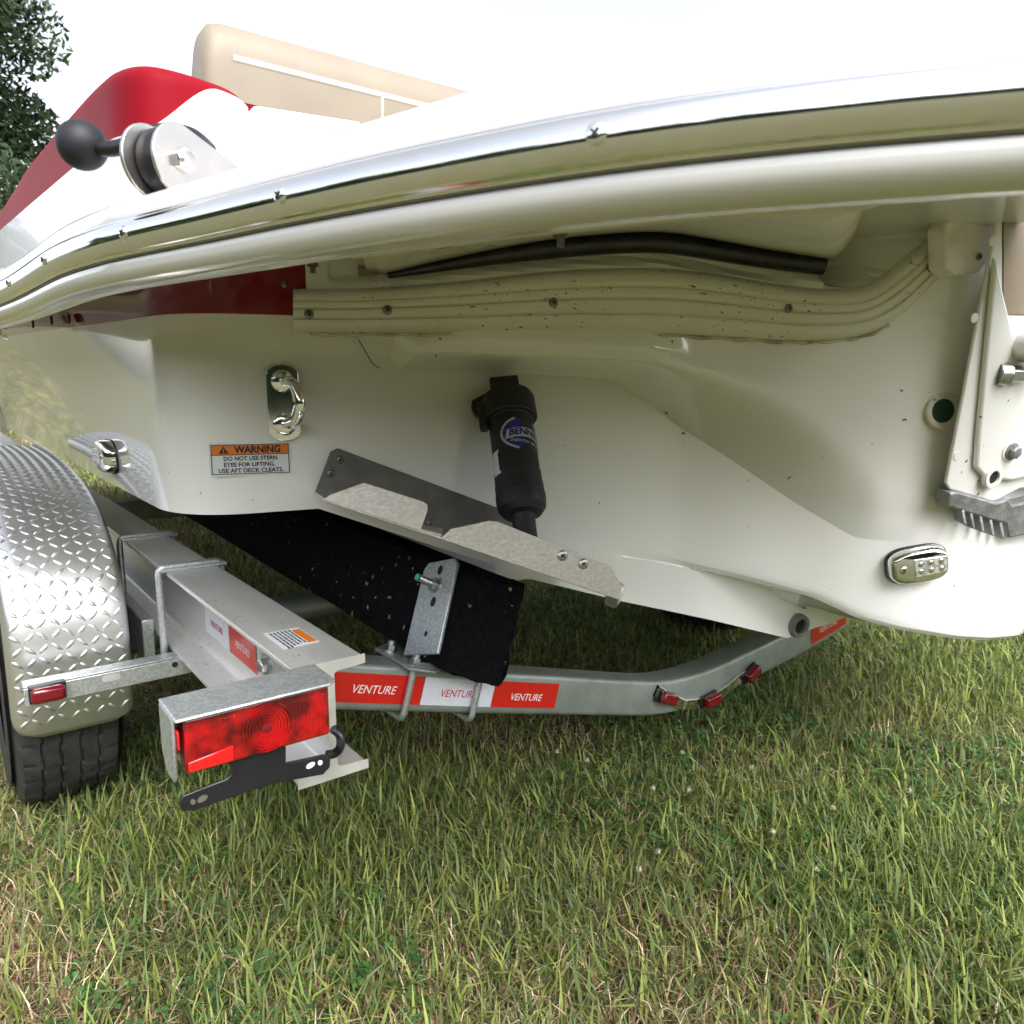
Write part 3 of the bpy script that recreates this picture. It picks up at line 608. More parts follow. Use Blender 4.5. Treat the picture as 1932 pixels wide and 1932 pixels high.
for px, py, r in ((1872, 455, .0085), (1838, 600, .0085), (1805, 860, .0085)):
    MB().lathe(at(px, py, plane=EPL), EN, [(r, 0), (r*.95, .0012), (r*.1, .0016)], 20).build('plug', M['engine'], eng, smooth=40)
p = at(1895, 848, plane=EPL)+EN*.012; MB().lathe(p, EN, [(.021, 0), (.021, .002), (.018, .003)], 24).build('washer', M['engine'], eng, smooth=40)
b_ = MB().lathe(p+EN*.003, EN, [(.0165, 0), (.0165, .002), (.014, .003)], 24).build('bolt', M['zinc'], eng, smooth=40)
MB().lathe(p+EN*.005, EN, [(.0125, 0), (.0125, .009), (.010, .011)], 6).build('bolt_head', M['zinc'], b_, bevel=.0008)
p = at(1862, 897, plane=EPL)+EN*.011; ring('pivot_hole', p, EN, .022, .0125, M['engine'], eng, h=.006)
tn_ = V((.80, -.58, -.03)).normalized(); p = at(1882, 704, plane=EPL)+EN*.012
b_ = MB().lathe(p, tn_, [(.019, -.012), (.021, 0), (.021, .006), (.016, .008)], 24).build('tilt_tube_nut', M['bolt'], eng, smooth=40)
MB().lathe(p+tn_*.008, tn_, [(.0165, 0), (.0165, .024), (.014, .026)], 6).build('nut', M['bolt'], b_, bevel=.001)
MB().lathe(p+tn_*.034, tn_, [(.0085, 0), (.0085, .035), (.007, .037)], 16).build('stud', M['grease'], b_, smooth=40)
p = at(1922, 650, plane=EPL)+EN*.012; b_ = MB().lathe(p, EN, [(.030, 0), (.030, .022), (.024, .028)], 28).build('boss', M['engine'], eng, smooth=40)
MB().lathe(p+EN*.028, EN, [(.015, 0), (.015, .012)], 6).build('bolt_head', M['zinc'], b_, bevel=.001)
# cast anode block below the bracket
v, f = epoly([(1783, 926), (1778, 952), (1850, 975), (1888, 985), (1893, 1012), (1932, 1005), (1990, 990), (1990, 930), (1900, 950), (1893, 938), (1870, 945), (1800, 925)], .03, .012); an = mesh('anode', v, f, M['zinc'], eng, bevel=.004)
for i, (px, py) in enumerate(((1806, 968), (1822, 976), (1840, 983), (1859, 990), (1878, 996))):
    p = at(px, py, plane=EPL)+EN*.004; MB().box(p, V((.004, -.001, -.001)), EN*.012, V((.0, .004, .017))).build('fin', M['zinc'], an, bevel=.003)

# ================================================================== TRAILER
tr = empty('boat_trailer', (1.3, 2.0, 0), 'aluminium and galvanised boat trailer with diamond plate fender and red tail lamp', 'trailer')
RX, RY0, RZ0, RZ1 = .385, .905, .385, .545
def ibeam(cx, y0, y1, z0, z1, w, name, m, tf=.009, tw=.007):
    h2 = w/2; r = .006
    poly = [(-h2, z0), (h2, z0), (h2, z0+tf), (tw/2+r, z0+tf+.002), (tw/2, z0+tf+r), (tw/2, z1-tf-r), (tw/2+r, z1-tf-.002), (h2, z1-tf), (h2, z1), (-h2, z1), (-h2, z1-tf), (-tw/2-r, z1-tf-.002), (-tw/2, z1-tf-r), (-tw/2, z0+tf+r), (-tw/2-r, z0+tf+.002), (-h2, z0+tf)]
    b = MB(); n = len(poly); b.add([(cx+x, y0, z) for x, z in poly]+[(cx+x, y1, z) for x, z in poly], [tuple(reversed(range(n))), tuple(range(n, 2*n))]+[(i, n+i, n+(i+1) % n, (i+1) % n) for i in range(n)])
    b.f = [tuple(reversed(q)) for q in b.f]
    return b.build(name, m, tr, bevel=.0022)
ibeam(RX, RY0, 8, RZ0, RZ1, .096, 'frame_rail', M['alu'])
ibeam(2.08, RY0, 8, RZ0, RZ1, .096, 'frame_rail', M['alu'])
# inner second beam along the spring (lower, beside the wheel)
MB().box((.322, 2.75, .375), (.012, 0, 0), (0, 1.06, 0), (0, 0, .045)).build('spring_hanger', M['galv'], tr, bevel=.003)
# V-shaped rear crossmember: rounded square tube
CY = 1.13; cm_pts = [(.385, .443), (.4955, .4117), (.652, .3664), (.806, .3219), (.965, .2775), (1.13, .2306), (1.26, .196), (1.36, .182), (1.477, .181), (1.644, .1954), (1.885, .2196), (2.08, .250)]
cpath = catmull([V((x, CY+.0375, z)) for x, z in cm_pts], 6); sec = rpoly(.075, .081, .009, 4)
rows = []
for i, p in enumerate(cpath):
    t = (cpath[min(i+1, len(cpath)-1)]-cpath[max(0, i-1)]).normalized(); u = V((-t.z, 0, t.x)); rows.append([p+V((0, 1, 0))*x+u*y for x, y in sec])
MB().grid(rows, close=True).build('crossmember', M['galvgreen'], tr, smooth=30)
def cm_at(x):
    z = float(np.interp(x, [p.x for p in cpath], [p.z for p in cpath])); return V((x, CY, z))
def tape(x0, x1, m, txt=None, tm=None, ts=.021, tcx=0, tcz=0):
    n = 6; pts = [cm_at(x0+(x1-x0)*k/n) for k in range(n+1)]; b = MB()
    sl_ = (pts[-1]-pts[0]).normalized(); u = V((-sl_.z, 0, sl_.x)); off = V((0, -.0014, 0))
    b.grid([[p+off-u*.0254, p+off+u*.0254] for p in pts]); o = b.build('reflective_tape', m, tr)
    if txt: lettering('lettering', [(txt, ts, tcx, tcz, .0001, .22, ts*4.15)], (pts[0]+pts[-1])/2+off, sl_, u, tm, o, .0005)
    return o
tape(.440, .6515, M['tapered'], 'VENTURE', M['white_ink'], .0205, .012, -.002)
tape(.6525, .8055, M['tapewhite'], 'VENTURE', M['red_ink'], .0195, -.002, -.003)
tape(.8065, .965, M['tapered'], 'VENTURE', M['white_ink'], .0195, 0, -.005)
tape(1.885, 2.057, M['tapered'], 'VENTURE', M['white_ink'], .0215, -.005, 0)
# identification light bar
bar = []
for px, py in ((1238, 1303), (1262, 1318), (1290, 1330), (1312, 1328), (1335, 1320), (1362, 1308), (1392, 1283), (1425, 1262)):
    p = at(px, py, Y=CY-.004); bar.append(p)
bb = MB(); rows = []
for i, p in enumerate(bar):
    t = (bar[min(i+1, len(bar)-1)]-bar[max(0, i-1)]).normalized(); u = V((-t.z, 0, t.x)); rows.append([p+V((0, .003, 0))+u*.013, p+V((0, -.003, 0))+u*.013, p+V((0, -.003, 0))-u*.013, p+V((0, .003, 0))-u*.013])
lb = bb.grid(rows, close=True).build('identification_bar', M['steel'], tr, bevel=.0012)
for (px, py), tl in zip(((1254, 1315), (1336, 1319), (1413, 1270)), ((1, 0, -.42), (1, 0, .10), (1, 0, .48))):
    p = at(px, py, Y=CY-.006); t = V(tl).normalized(); u = V((-t.z, 0, t.x))
    MB().box(p, t*.031, V((0, .004, 0)), u*.0145).build('lamp_base', M['blackp'], lb, bevel=.002)
    MB().box(p+V((0, -.011, 0))+t*.003, t*.025, V((0, .010, 0)), u*.0135).build('lamp_lens', M['lensd'], lb, bevel=.006, seg=4)
# axle and forward crossmember
MB().tube([(.15, 1.945, .31), (2.32, 1.945, .31)], .038, 16).build('axle', M['galvgreen'], tr, smooth=40)
MB().box((1.3, 3.1, .45), (.87, 0, 0), (0, .04, 0), (0, 0, .04)).build('crossmember', M['galvgreen'], tr, bevel=.006)

# bunks, carpeted, tilted to the bottom of the hull
bd = V((0, 1, .03)).normalized()
def bunk(sgn, y0):
    def pos(x, y, z): return V((x if sgn > 0 else 2*XC-.18-x, y, z))
    corners = [(0.736, 0.57), (0.8414, 0.5459), (0.781, 0.3553), (0.6525, 0.4194)]
    rows = []
    secp = []
    for i in range(4):
        a, b = corners[i], corners[(i+1) % 4]
        for k in range(8): secp.append((a[0]+(b[0]-a[0])*k/8, a[1]+(b[1]-a[1])*k/8))
    cx = sum(p[0] for p in secp)/len(secp); cz = sum(p[1] for p in secp)/len(secp)
    for j in range(80):
        y = y0+(.004*j if j < 8 else .032+(j-8)**1.55*.0062)
        if y > 5: break
        r_ = []
        for q, (x, z) in enumerate(secp):
            s = 1-.035*math.exp(-j/2.0); wob = .0022*math.sin(q*2.3+j*.8)*math.exp(-j/9)+.0010*math.sin(q*1.7+j*.37)
            k8 = (q % 8); rd = -.004*math.exp(-min(k8, 8-k8)*1.2)
            e = V((x-cx, 0, z-cz)).normalized(); low = max(0, -(z-cz)/.09)
            yy = y+(random.uniform(-.012, .006)*low if j == 0 else 0)
            r_.append(pos(cx+(x-cx)*s, yy, cz+(z-cz)*s+.03*(y-1.07))+V((e.x*(wob+rd)*sgn, 0, e.z*(wob+rd))))
        rows.append(r_)
    b = MB().grid(rows, close=True); n = len(secp)
    b.f.append(tuple(reversed(range(n))) if sgn > 0 else tuple(range(n)))
    return b.build('bunk', M['carpet'], tr, smooth=40)
bunk(1, 1.07); bunk(-1, 1.09)
# bracket on the outer face of the port bunk
u_up = V((0.0835, 0, 0.1506)).normalized(); bn = V((-u_up.z, 0, u_up.x)); bn = bn if bn.x < 0 else -bn
BP = V((0.6943, 1.07, 0.4947))+bn*.007
P1 = at(834, 1066, plane=(BP, bn)); P2 = at(795, 1236, plane=(BP, bn)); bu = (P1-P2); BL = bu.length; bu.normalize(); bw_ = bu.cross(bn).normalized()
if bw_.y > 0: bw_ = -bw_            # toward the stern
wpl = .098
pp = [(-wpl/2, 0), (wpl/2, 0), (wpl/2, BL-.004), (wpl/2-.012, BL+.008), (-wpl/2+.010, BL+.008), (-wpl/2, BL-.006)]
bpl = MB().prism(pp, P2, bw_, bu, (-.0035, .0035)).build('bunk_bracket', M['galv'], tr, bevel=.0015)
fn = bn
for k, (t_, e) in enumerate(((.93, .008), (.57, .008), (.22, .0045))):
    hm_ = MB().prism(ellipse(e*.8, e*1.15, 18), P2+bu*BL*t_+bw_*(.004 if k else .003), bw_, bu, (-.0045, .0045)).build('bolt_hole', M['hole'], bpl)
pb = P2+bu*BL*.76+fn*.0035
MB().lathe(pb, fn, [(.0155, 0), (.0155, .002)], 24).build('washer', M['bolt'], bpl, smooth=40)
MB().lathe(pb+fn*.002, fn, [(.0125, 0), (.0125, .010)], 6).build('nut', M['bolt'], bpl, bevel=.0008)
MB().lathe(pb+fn*.012, fn, [v for k in range(9) for v in ((.0062, .0035*k), (.0070, .0035*k+.00175))], 16).build('bolt_thread', M['bolt'], bpl, smooth=20)
MB().lathe(pb+fn*.0435, fn, [(.0064, 0), (.006, .0015)], 16).build('paint_mark', M['green_ink'], bpl)
# foot of the bracket on the crossmember, nuts and U-bolts
ft = [at(708, 1223, z=.487), at(755, 1213, z=.487), at(800, 1238, z=.475), at(838, 1252, z=.462), at(818, 1262, z=.458), at(776, 1259, z=.462)]
Ca = cm_at(.585); sl_ = (cm_at(.75)-cm_at(.5)).normalized(); su = V((-sl_.z, 0, sl_.x))
foot0 = Ca+su*.041
def flat(px, n_, th, p0):
    q = [at(a, b, plane=(p0, n_)) for a, b in px]; k = len(q); return q+[p-n_*th for p in q], [tuple(range(k)), tuple(range(2*k-1, k-1, -1))]+[(i, k+i, k+(i+1) % k, (i+1) % k) for i in range(k)]
v, f = flat([(708, 1222), (776, 1261), (790, 1248), (838, 1250), (826, 1212), (750, 1205)], su, .006, foot0+su*.006); ftp = mesh('bracket_foot', v, f, M['galv'], tr, bevel=.0012)
v, f = flat([(776, 1262), (791, 1249), (838, 1251), (842, 1256), (822, 1268)], (su+V((0, -.5, .1))).normalized(), .005, foot0+su*.004+V((0, -.04, 0))); mesh('foot_lip', v, f, M['galv'], ftp, bevel=.0012)
def ubolt(c, ex, half, up, down, ez, r, name='u_bolt', fwd=V((0, 1, 0))):
    """two legs on either side of a beam joined by a bend"""
    c, ex, ez = V(c), V(ex).normalized(), V(ez).normalized(); pts = [c+ex*half+ez*up]
    pts.append(c+ex*half-ez*(down-.012)); pts += [c+ex*(half-.012+.012*math.cos(R(a)))-ez*(down-.012+.012*math.sin(R(a))) for a in (30, 60, 90)]
    pts += [c-ex*(half-.012+.012*math.cos(R(a)))-ez*(down-.012+.012*math.sin(R(a))) for a in (90, 60, 30)]; pts += [c-ex*half-ez*(down-.012), c-ex*half+ez*up]
    return MB().tube(pts, r, 12).build(name, M['galv'], tr, smooth=40)
for px in (771, 899):
    q = at(px, 1300, Y=CY-.008); c = cm_at(q.x)+V((0, .0375, 0)); ub = ubolt(c, V((0, -1, 0)), .046, .066, .050, su, .0062)
    for s in (-1, 1):
        b = c+V((0, s*.046, 0))+su*.047
        MB().lathe(b, su, [(.0125, 0), (.0125, .002)], 20).build('washer', M['bolt'], ub, smooth=40)
        MB().lathe(b+su*.002, su, [(.0108, 0), (.0108, .010)], 6).build('nut', M['bolt'], ub, bevel=.0006)
# U-bolts over the frame rail with top plates
for Y in (1.57, 1.95):
    c = V((RX, Y, .47)); ub = ubolt(c, (1, 0, 0), .060, .125, .082, (0, 0, -1), .0068)
    MB().box((RX+.004, Y, RZ1+.003), (.062, 0, 0), (0, .016, 0), (0, 0, .003)).build('clamp_plate', M['galv'], ub, bevel=.001)
# lettering tapes on the web of the rail
wxp = RX-.0035-.0012
def webtape(y0, y1, zc, h, m, txt, tm, ts):
    o = mesh('reflective_tape', [(wxp, y1, zc-h/2), (wxp, y0, zc-h/2), (wxp, y0, zc+h/2), (wxp, y1, zc+h/2)], [(0, 1, 2, 3)], m, tr)
    lettering('lettering', [(txt, ts, 0, 0, .0001, .22, ts*4.1)], (wxp, (y0+y1)/2, zc), (0, -1, 0), (0, 0, 1), tm, o, .0006)
webtape(1.185, 1.325, .467, .0508, M['tapered'], 'VENTURE', M['white_ink'], .018)
webtape(1.326, 1.470, .467, .0508, M['tapewhite'], 'VENTURE', M['red_ink'], .018)
# bolt through the web and small hole
MB().prism(rpoly(.25, .07, .02), (RX-.0036, 1.037, .478), (0, -1, 0), (0, 0, 1), (0, .003)).build('lamp_mount', M['galv'], tr, bevel=.0008)
p = V((RX-.0068, 1.128, .478)); MB().lathe(p, (-1, 0, 0), [(.019, 0), (.019, .0025)], 28).build('washer', M['bolt'], tr, smooth=40)
MB().lathe(p+V((-.0025, 0, 0)), (-1, 0, 0), [(.0125, 0), (.0125, .009), (.010, .011)], 6).build('bolt', M['bolt'], tr, bevel=.0008)
# small warning sticker on the top flange
q = at(549, 1203, z=RZ1+.0008); sxv = V((0, -1, 0)); syv = V((1, 0, 0)); 
stk = MB().prism([(-.040, -.026), (.040, -.026), (.040, .026), (-.040, .026)], q, V((0, -1, 0)), V((1, 0, 0)), (-.0004, .0004)).build('small_warning_label', M['decal'], tr)
MB().prism([(-.030, .012), (.036, .012), (.036, .024), (-.030, .024)], q, V((0, -1, 0)), V((1, 0, 0)), (.0004, .0008)).build('orange_header', M['orange_ink'], stk)
m = MB()
for k in range(6):
    x = -.034
    while x < .032:
        w_ = random.uniform(.006, .014); m.prism([(x, .0075-.0055*k), (x+w_, .0075-.0055*k), (x+w_, .0100-.0055*k), (x, .0100-.0055*k)], q, V((0, -1, 0)), V((1, 0, 0)), (.0004, .0007)); x += w_+.0025
m.build('small_print', M['black_ink'], stk)

# ---- tail lamp, hood and plate holder
LX0, LX1, LYF, LYB, LZT, LZB = .170, .336, .780, .851, .570, .503
hood = MB().prism([(LX0-.004, LYF), (LX1-.004, LYF), (LX1+.006, LYF+.010), (LX1+.006, LYB), (LX0-.004, LYB)], (0, 0, LZT), (1, 0, 0), (0, 1, 0), (-.004, 0)).build('lamp_hood', M['galv'], tr, bevel=.002)
lb_ = .504
MB().prism([(LYB, LZT-.004), (LYF+.016, LZT-.004), (LYF+.020, lb_-.004), (LYF+.026, lb_-.012), (LYB-.015, lb_-.012), (LYB, lb_+.01)], (LX0-.0040, 0, 0), (0, 1, 0), (0, 0, 1), (-.0, .004)).build('hood_cheek', M['galv'], hood, bevel=.002)
MB().box(((LX0+LX1)/2, LYB-.002, (LZT+lb_)/2-.003), ((LX1-LX0)/2, 0, 0), (0, .003, 0), (0, 0, (LZT-lb_)/2-.002)).build('hood_back', M['galv'], hood)
lz0, lz1 = lb_, LZT-.0055
lamp = MB().box(((LX0+LX1)/2+.002, LYF+.040, (lz0+lz1)/2), ((LX1-LX0)/2-.004, 0, 0), (0, .030, 0), (0, 0, (lz1-lz0)/2)).build('tail_lamp', M['lens'], tr, bevel=.004, seg=3)
m = MB(); cx, cz = (LX0+LX1)/2+.008, (lz0+lz1)/2-.001; fy = LYF+.0098
for k in range(1, 8):
    r0 = .0036*k+.002; rows = []
    for dr, dy in ((-.0016, .0006), (-.0006, -.0012), (.0006, -.0012), (.0013, .0006)):
        rr2 = r0+dr; rows.append([V((cx+rr2*math.cos(2*math.pi*i/56), fy+dy, cz+rr2*math.sin(2*math.pi*i/56))) for i in range(56)])
    if r0 < (lz1-lz0)/2-.002: m.grid(rows, close=True)
m.build('fresnel_rings', M['lens'], lamp, smooth=60)
MB().lathe((cx, fy, cz), (0, -1, 0), [(.0062, 0), (.006, .0012), (.003, .002), (.0003, .0022)], 24).build('lens_centre', M['lensd'], lamp, smooth=60)
m = MB()
for k in range(9):
    x = LX0+.040+k*.0034
    if abs(x-cx) > .028: m.box((x, fy, cz+.004), (.0010, 0, 0), (0, .0006, 0), (0, 0, .019))
m.build('lens_ribs', M['lens'], lamp, bevel=.0004); m = MB()
for k in range(10):
    x = cx+.029+k*.0040; m.box((x, fy, cz), (.0010, 0, 0), (0, .0006, 0), (0, 0, .022))
m.build('lens_ribs', M['lens'], lamp, bevel=.0004)
MB().prism([(0, 0), (.046, 0), (.046, .017), (0, .011)], (LX0+.0075, fy, lz0+.003), (1, 0, 0), (0, 0, 1), (0, .0022)).build('side_reflector', M['lensc'], lamp, bevel=.001)
MB().prism([(0, 0), (.030, .0), (.030, .02), (.0, .021)], (LX0+.0022, LYF+.042, lz0+.028), (0, -1, 0), (0, 0, 1), (0, .0022)).build('amber_marker', M['lensc'], lamp, bevel=.001)
# black plate holder: a slotted strip hung under the lamp
pts = [(345, 1502), (338, 1516), (343, 1531), (365, 1530), (430, 1508), (520, 1478), (610, 1462), (623, 1448), (624, 1432), (612, 1424), (588, 1430), (540, 1440), (540, 1400), (436, 1420), (436, 1462), (428, 1470), (380, 1488)]
qs = [at(a, b, Y=.800) for a, b in pts]; n_ = len(qs)
ph = mesh('plate_holder', qs+[p+V((0, .004, 0)) for p in qs], [tuple(reversed(range(n_))), tuple(range(n_, 2*n_))]+[(i, (i+1) % n_, n_+(i+1) % n_, n_+i) for i in range(n_)], M['blackp'], tr, bevel=.0012)
for (px, py), (a, b) in zip(((364, 1513), (382, 1507), (586, 1444), (604, 1439)), ((.0025, .003), (.0055, .0032), (.0055, .0030), (.0028, .003))):
    c = at(px, py, Y=.7995); MB().prism(ellipse(a, b, 16), c, V((1, 0, .30)), V((-.30, 0, 1)), (-.0006, .0006)).build('slot', M['white_ink'] if px > 500 else M['brushed'], ph)
# white junction plate on the web end, and the corrugated cable sleeve
cp_ = [at(a, b, Y=.86) for a, b in ((628, 1375), (640, 1385), (643, 1400), (640, 1413), (630, 1422), (616, 1424))]; cp_ = catmull(cp_, 12)
MB().tube(cp_, [.0052+(.0007 if i % 2 else 0) for i in range(len(cp_))], 10).build('cable_sleeve', M['blackp'], tr, smooth=20)

# ---- arm behind the fender with a side marker
arm_z = .390
AY = 1.505
am = MB(); am.prism([(.083, arm_z-.003), (.41, arm_z-.003), (.41, arm_z), (.083, arm_z)], (0, AY, 0), (1, 0, 0), (0, 0, 1), (-.036, 0)); am.prism([(.083, arm_z-.036), (.41, arm_z-.036), (.41, arm_z-.0031), (.083, arm_z-.0031)], (0, AY, 0), (1, 0, 0), (0, 0, 1), (0, .0035))
arm_o = am.build('fender_arm', M['galv'], tr, bevel=.0012)
q = at(210, 1279, Y=AY-.004); MB().prism(rpoly(.030, .011, .0054), q, (1, 0, 0), (0, 0, 1), (-.0004, .0006)).build('slot', M['alu'], arm_o)
q = at(330, 1254, Y=AY-.004); MB().prism(ellipse(.0055, .0055, 18), q, (1, 0, 0), (0, 0, 1), (-.0004, .0006)).build('bolt_hole', M['hole'], arm_o)
p = at(90, 1306, Y=AY-.012); ml = MB().box(p+V((0, .004, 0)), (.028, 0, 0), (0, .009, 0), (0, 0, .015)).build('marker_base', M['blackp'], tr, bevel=.002)
MB().box(p+V((0, -.008, 0)), (.026, 0, 0), (0, .011, 0), (0, 0, .0130)).build('marker_lens', M['lensd'], ml, bevel=.007, seg=4)

# ---- diamond plate fender
fprof = [(2.85, .715), (2.5, .715), (2.22, .705), (2.0, .683), (1.88, .662), (1.80, .640), (1.72, .605), (1.65, .555), (1.613, .50), (1.60, .44), (1.60, .36), (1.605, .29), (1.612, .250)]
fp3 = catmull([V((0, y, z)) for y, z in fprof], 8); FXL, FXR = .072, .270
rows = []
arcl = [0]
for i in range(1, len(fp3)): arcl.append(arcl[-1]+(fp3[i]-fp3[i-1]).length)
def fframe(s):
    s = min(max(s, 0), arcl[-1]-1e-4); i = max(k for k in range(len(arcl)-1) if arcl[k] <= s); t = (s-arcl[i])/(arcl[i+1]-arcl[i]); p = fp3[i]*(1-t)+fp3[i+1]*t
    d = (fp3[i+1]-fp3[i]).normalized(); nrm = V((0, -d.z, d.y)); nrm = -nrm if nrm.dot(p-V((0, 1.99, .30))) < 0 else nrm
    return p, d, nrm
TOT = arcl[-1]
for k in range(140):
    s = TOT*k/139; p, d, nrm = fframe(s); e = TOT-s; rc = .030
    cut = rc-math.sqrt(max(0, rc*rc-max(0, rc-e)**2)) if e < rc else 0
    xl, xr = FXL+cut, FXR-cut
    rows.append([V((xl, p.y, p.z))-nrm*.040+V((-.004, 0, 0)), V((xl, p.y, p.z))-nrm*.018+V((-.003, 0, 0)), V((xl+.002, p.y, p.z))-nrm*.006, V((xl+.010, p.y, p.z))-nrm*.0008, V((xl+.03, p.y, p.z))]+[V((xl+.03+(xr-xl-.042)*j/6, p.y, p.z)) for j in range(1, 7)]+[V((xr-.004, p.y, p.z))-nrm*.002, V((xr, p.y, p.z))-nrm*.006, V((xr+.001, p.y, p.z))-nrm*.022])
fd = MB().grid(rows).build('fender', M['plate'], tr, smooth=50, solid=.0025)
lug = MB(); pitch = .0235
ns = int(TOT/pitch); nx = 11
for a in range(ns):
    for b in range(nx):
        s = (a+.5)*pitch; x = FXL+.002+(b+.5)*pitch*.90
        if x > FXR-.008 or TOT-s < .008: continue
        e = TOT-s
        if e < .03 and (x < FXL+.03 or x > FXR-.025): continue
        p, d, nrm = fframe(s); sg = 1 if (a+b) % 2 else -1
        u = (V((1, 0, 0))*1+d*sg*.95).normalized(); w_ = u.cross(nrm).normalized(); c = V((x, p.y, p.z)); drop = nrm*(-.0006 if x < FXL+.02 else 0); c += drop
        L_, Wd, hh = .0128, .0040, .0030
        v = [c+u*L_, c+u*L_*.35+w_*Wd, c-u*L_*.35+w_*Wd, c-u*L_, c-u*L_*.35-w_*Wd, c+u*L_*.35-w_*Wd, c+nrm*hh+u*L_*.55, c+nrm*hh-u*L_*.55]
        v = [q+nrm*.0008 for q in v]
        lug.add(v, [(0, 1, 6), (1, 2, 7, 6), (2, 3, 7), (3, 4, 7), (4, 5, 6, 7), (5, 0, 6)])
lg = lug.build('tread_pattern', M['plate'], fd); lg['kind'] = 'stuff'
lg.data.polygons.foreach_set('use_smooth', [True]*len(lg.data.polygons))

# ---- wheels
def wheel(cx, cy, cz, Rr, wd):
    half = wd/2; prof = []
    for k in range(61):
        x = -half+wd*k/60; ax_ = abs(x)/half; r = Rr-.010*ax_**4-(.05*(max(0, ax_-.86)/.14)**1.7)
        prof.append((x, r))
    prof = [(-half-.002, Rr*.66), (-half-.010, Rr*.78), (-half-.006, Rr*.86)]+prof+[(half+.006, Rr*.86), (half+.010, Rr*.78), (half+.002, Rr*.66)]
    N = 220; rows = []
    for i in range(N):
        a = 2*math.pi*i/N; r_ = []
        for x, r in prof:
            d = 0; t = x/half
            for g_ in (-.52, -.18, .18, .52):
                if abs(t-g_-.02*math.sin(i*.86)) < .024: d = .006
            if abs(t) > .60 and r > Rr*.87 and (i % 6) < 1: d = max(d, .003)
            if .2 < abs(t) < .5 and (i+2) % 5 < 1: d = max(d, .002)
            r_.append(V((cx+x, cy+(r-d)*math.cos(a), cz+(r-d)*math.sin(a))))
        rows.append(r_)
    w = empty_part('wheel', (cx, cy, cz))
    b = MB(); rows.append(rows[0]); b.grid(rows); b.build('tyre', M['rubber'], w, smooth=30)
    MB().lathe((cx-half*.9, cy, cz), (1, 0, 0), [(Rr*.2, .02), (Rr*.25, .015), (Rr*.55, .05), (Rr*.62, .01), (Rr*.67, 0), (Rr*.67, wd*.9), (Rr*.6, wd*.88), (Rr*.55, wd*.6), (Rr*.1, wd*.6)], 40).build('rim', M['galv'], w, smooth=40)
def empty_part(name, loc):
    o = MB().lathe(loc, (1, 0, 0), [(.045, -.05), (.05, -.04), (.05, .04), (.045, .05)], 20).build(name, M['zinc'], tr, smooth=40); return o
wheel(.162, 1.945, .300, .305, .190); wheel(2.275, 1.80, .300, .305, .190)

# ================================================================== TREES
def leaf_cloud(m, c, rad, n, size, squash=.8):
    pts = rng.normal(size=(n, 3)); pts /= np.linalg.norm(pts, axis=1)[:, None]; pts *= (rng.random(n)**.4)[:, None]*rad; pts[:, 2] *= squash
    q = rng.normal(size=(n, 2, 3)); q /= np.linalg.norm(q, axis=2)[:, :, None]; s = size*(.6+.8*rng.random(n))[:, None]
    c = np.array(c); P = c+pts; u = q[:, 0]*s; w_ = q[:, 1]*s*.55
    return np.stack([P-u, P+w_, P+u, P-w_], 1)
def quads_mesh(name, Q, mt, parent=None):
    Q = np.concatenate(Q); n = len(Q); me = bpy.data.meshes.new(name); me.vertices.add(n*4); me.vertices.foreach_set('co', Q.reshape(-1)); me.loops.add(n*4); me.loops.foreach_set('vertex_index', np.arange(n*4, dtype=np.int32))
    me.polygons.add(n); me.polygons.foreach_set('loop_start', np.arange(0, n*4, 4, dtype=np.int32)); me.update(calc_edges=True); me.materials.append(mt)
    o = bpy.data.objects.new(name, me); COL.objects.link(o)
    if parent is not None: o.parent = parent; o.matrix_parent_inverse = Matrix.Translation(-parent.location)
    return o
def tree(x, y, h, rad, n, label, group=None):
    t = empty('tree', (x, y, 0), label, 'tree', group); m = MB()
    m.tube([(x, y, -.1), (x+.1, y, h*.25), (x-.05, y+.1, h*.55), (x, y, h*.9)], [h*.022, h*.018, h*.012, h*.004], 10); Q = []
    for k in range(26):
        a = random.uniform(0, 6.28); zz = h*random.uniform(.28, .97); rr_ = rad*math.sin(math.pi*min(1, (zz/h-.18)/.84)**.8)*random.uniform(.45, 1)
        c = (x+rr_*math.cos(a), y+rr_*math.sin(a), zz); m.tube([(x, y, zz*.8), ((x+c[0])/2, (y+c[1])/2, zz*.88), c], [h*.006, h*.004, h*.001], 5); Q.append(leaf_cloud(m, c, rad*.42, n, .075))
    m.build('trunk', M['bark'], t, smooth=50); quads_mesh('crown', Q, M['leaf'], t); return t
tree(.55, 17.5, 11.0, 2.5, 1700, 'tall leafy tree beyond the bow at the upper left edge')
Q = []
for k in range(150):                                    # far wood round the lawn, behind the photographer
    a = R(140+185*k/150+random.uniform(-2, 2)); d = random.uniform(26, 38); x, y = d*math.sin(a), d*math.cos(a); h = random.uniform(3.5, 7)
    for j in range(4): Q.append(leaf_cloud(None, (x+random.uniform(-1.5, 1.5), y+random.uniform(-1.5, 1.5), h*(.25+.22*j)), 2.2, 110, .5))
w_ = quads_mesh('woodland', Q, M['wood']); w_['kind'] = 'stuff'; w_['label'] = 'belt of green trees around the lawn, mirrored in the shiny hull'; w_['category'] = 'woodland'

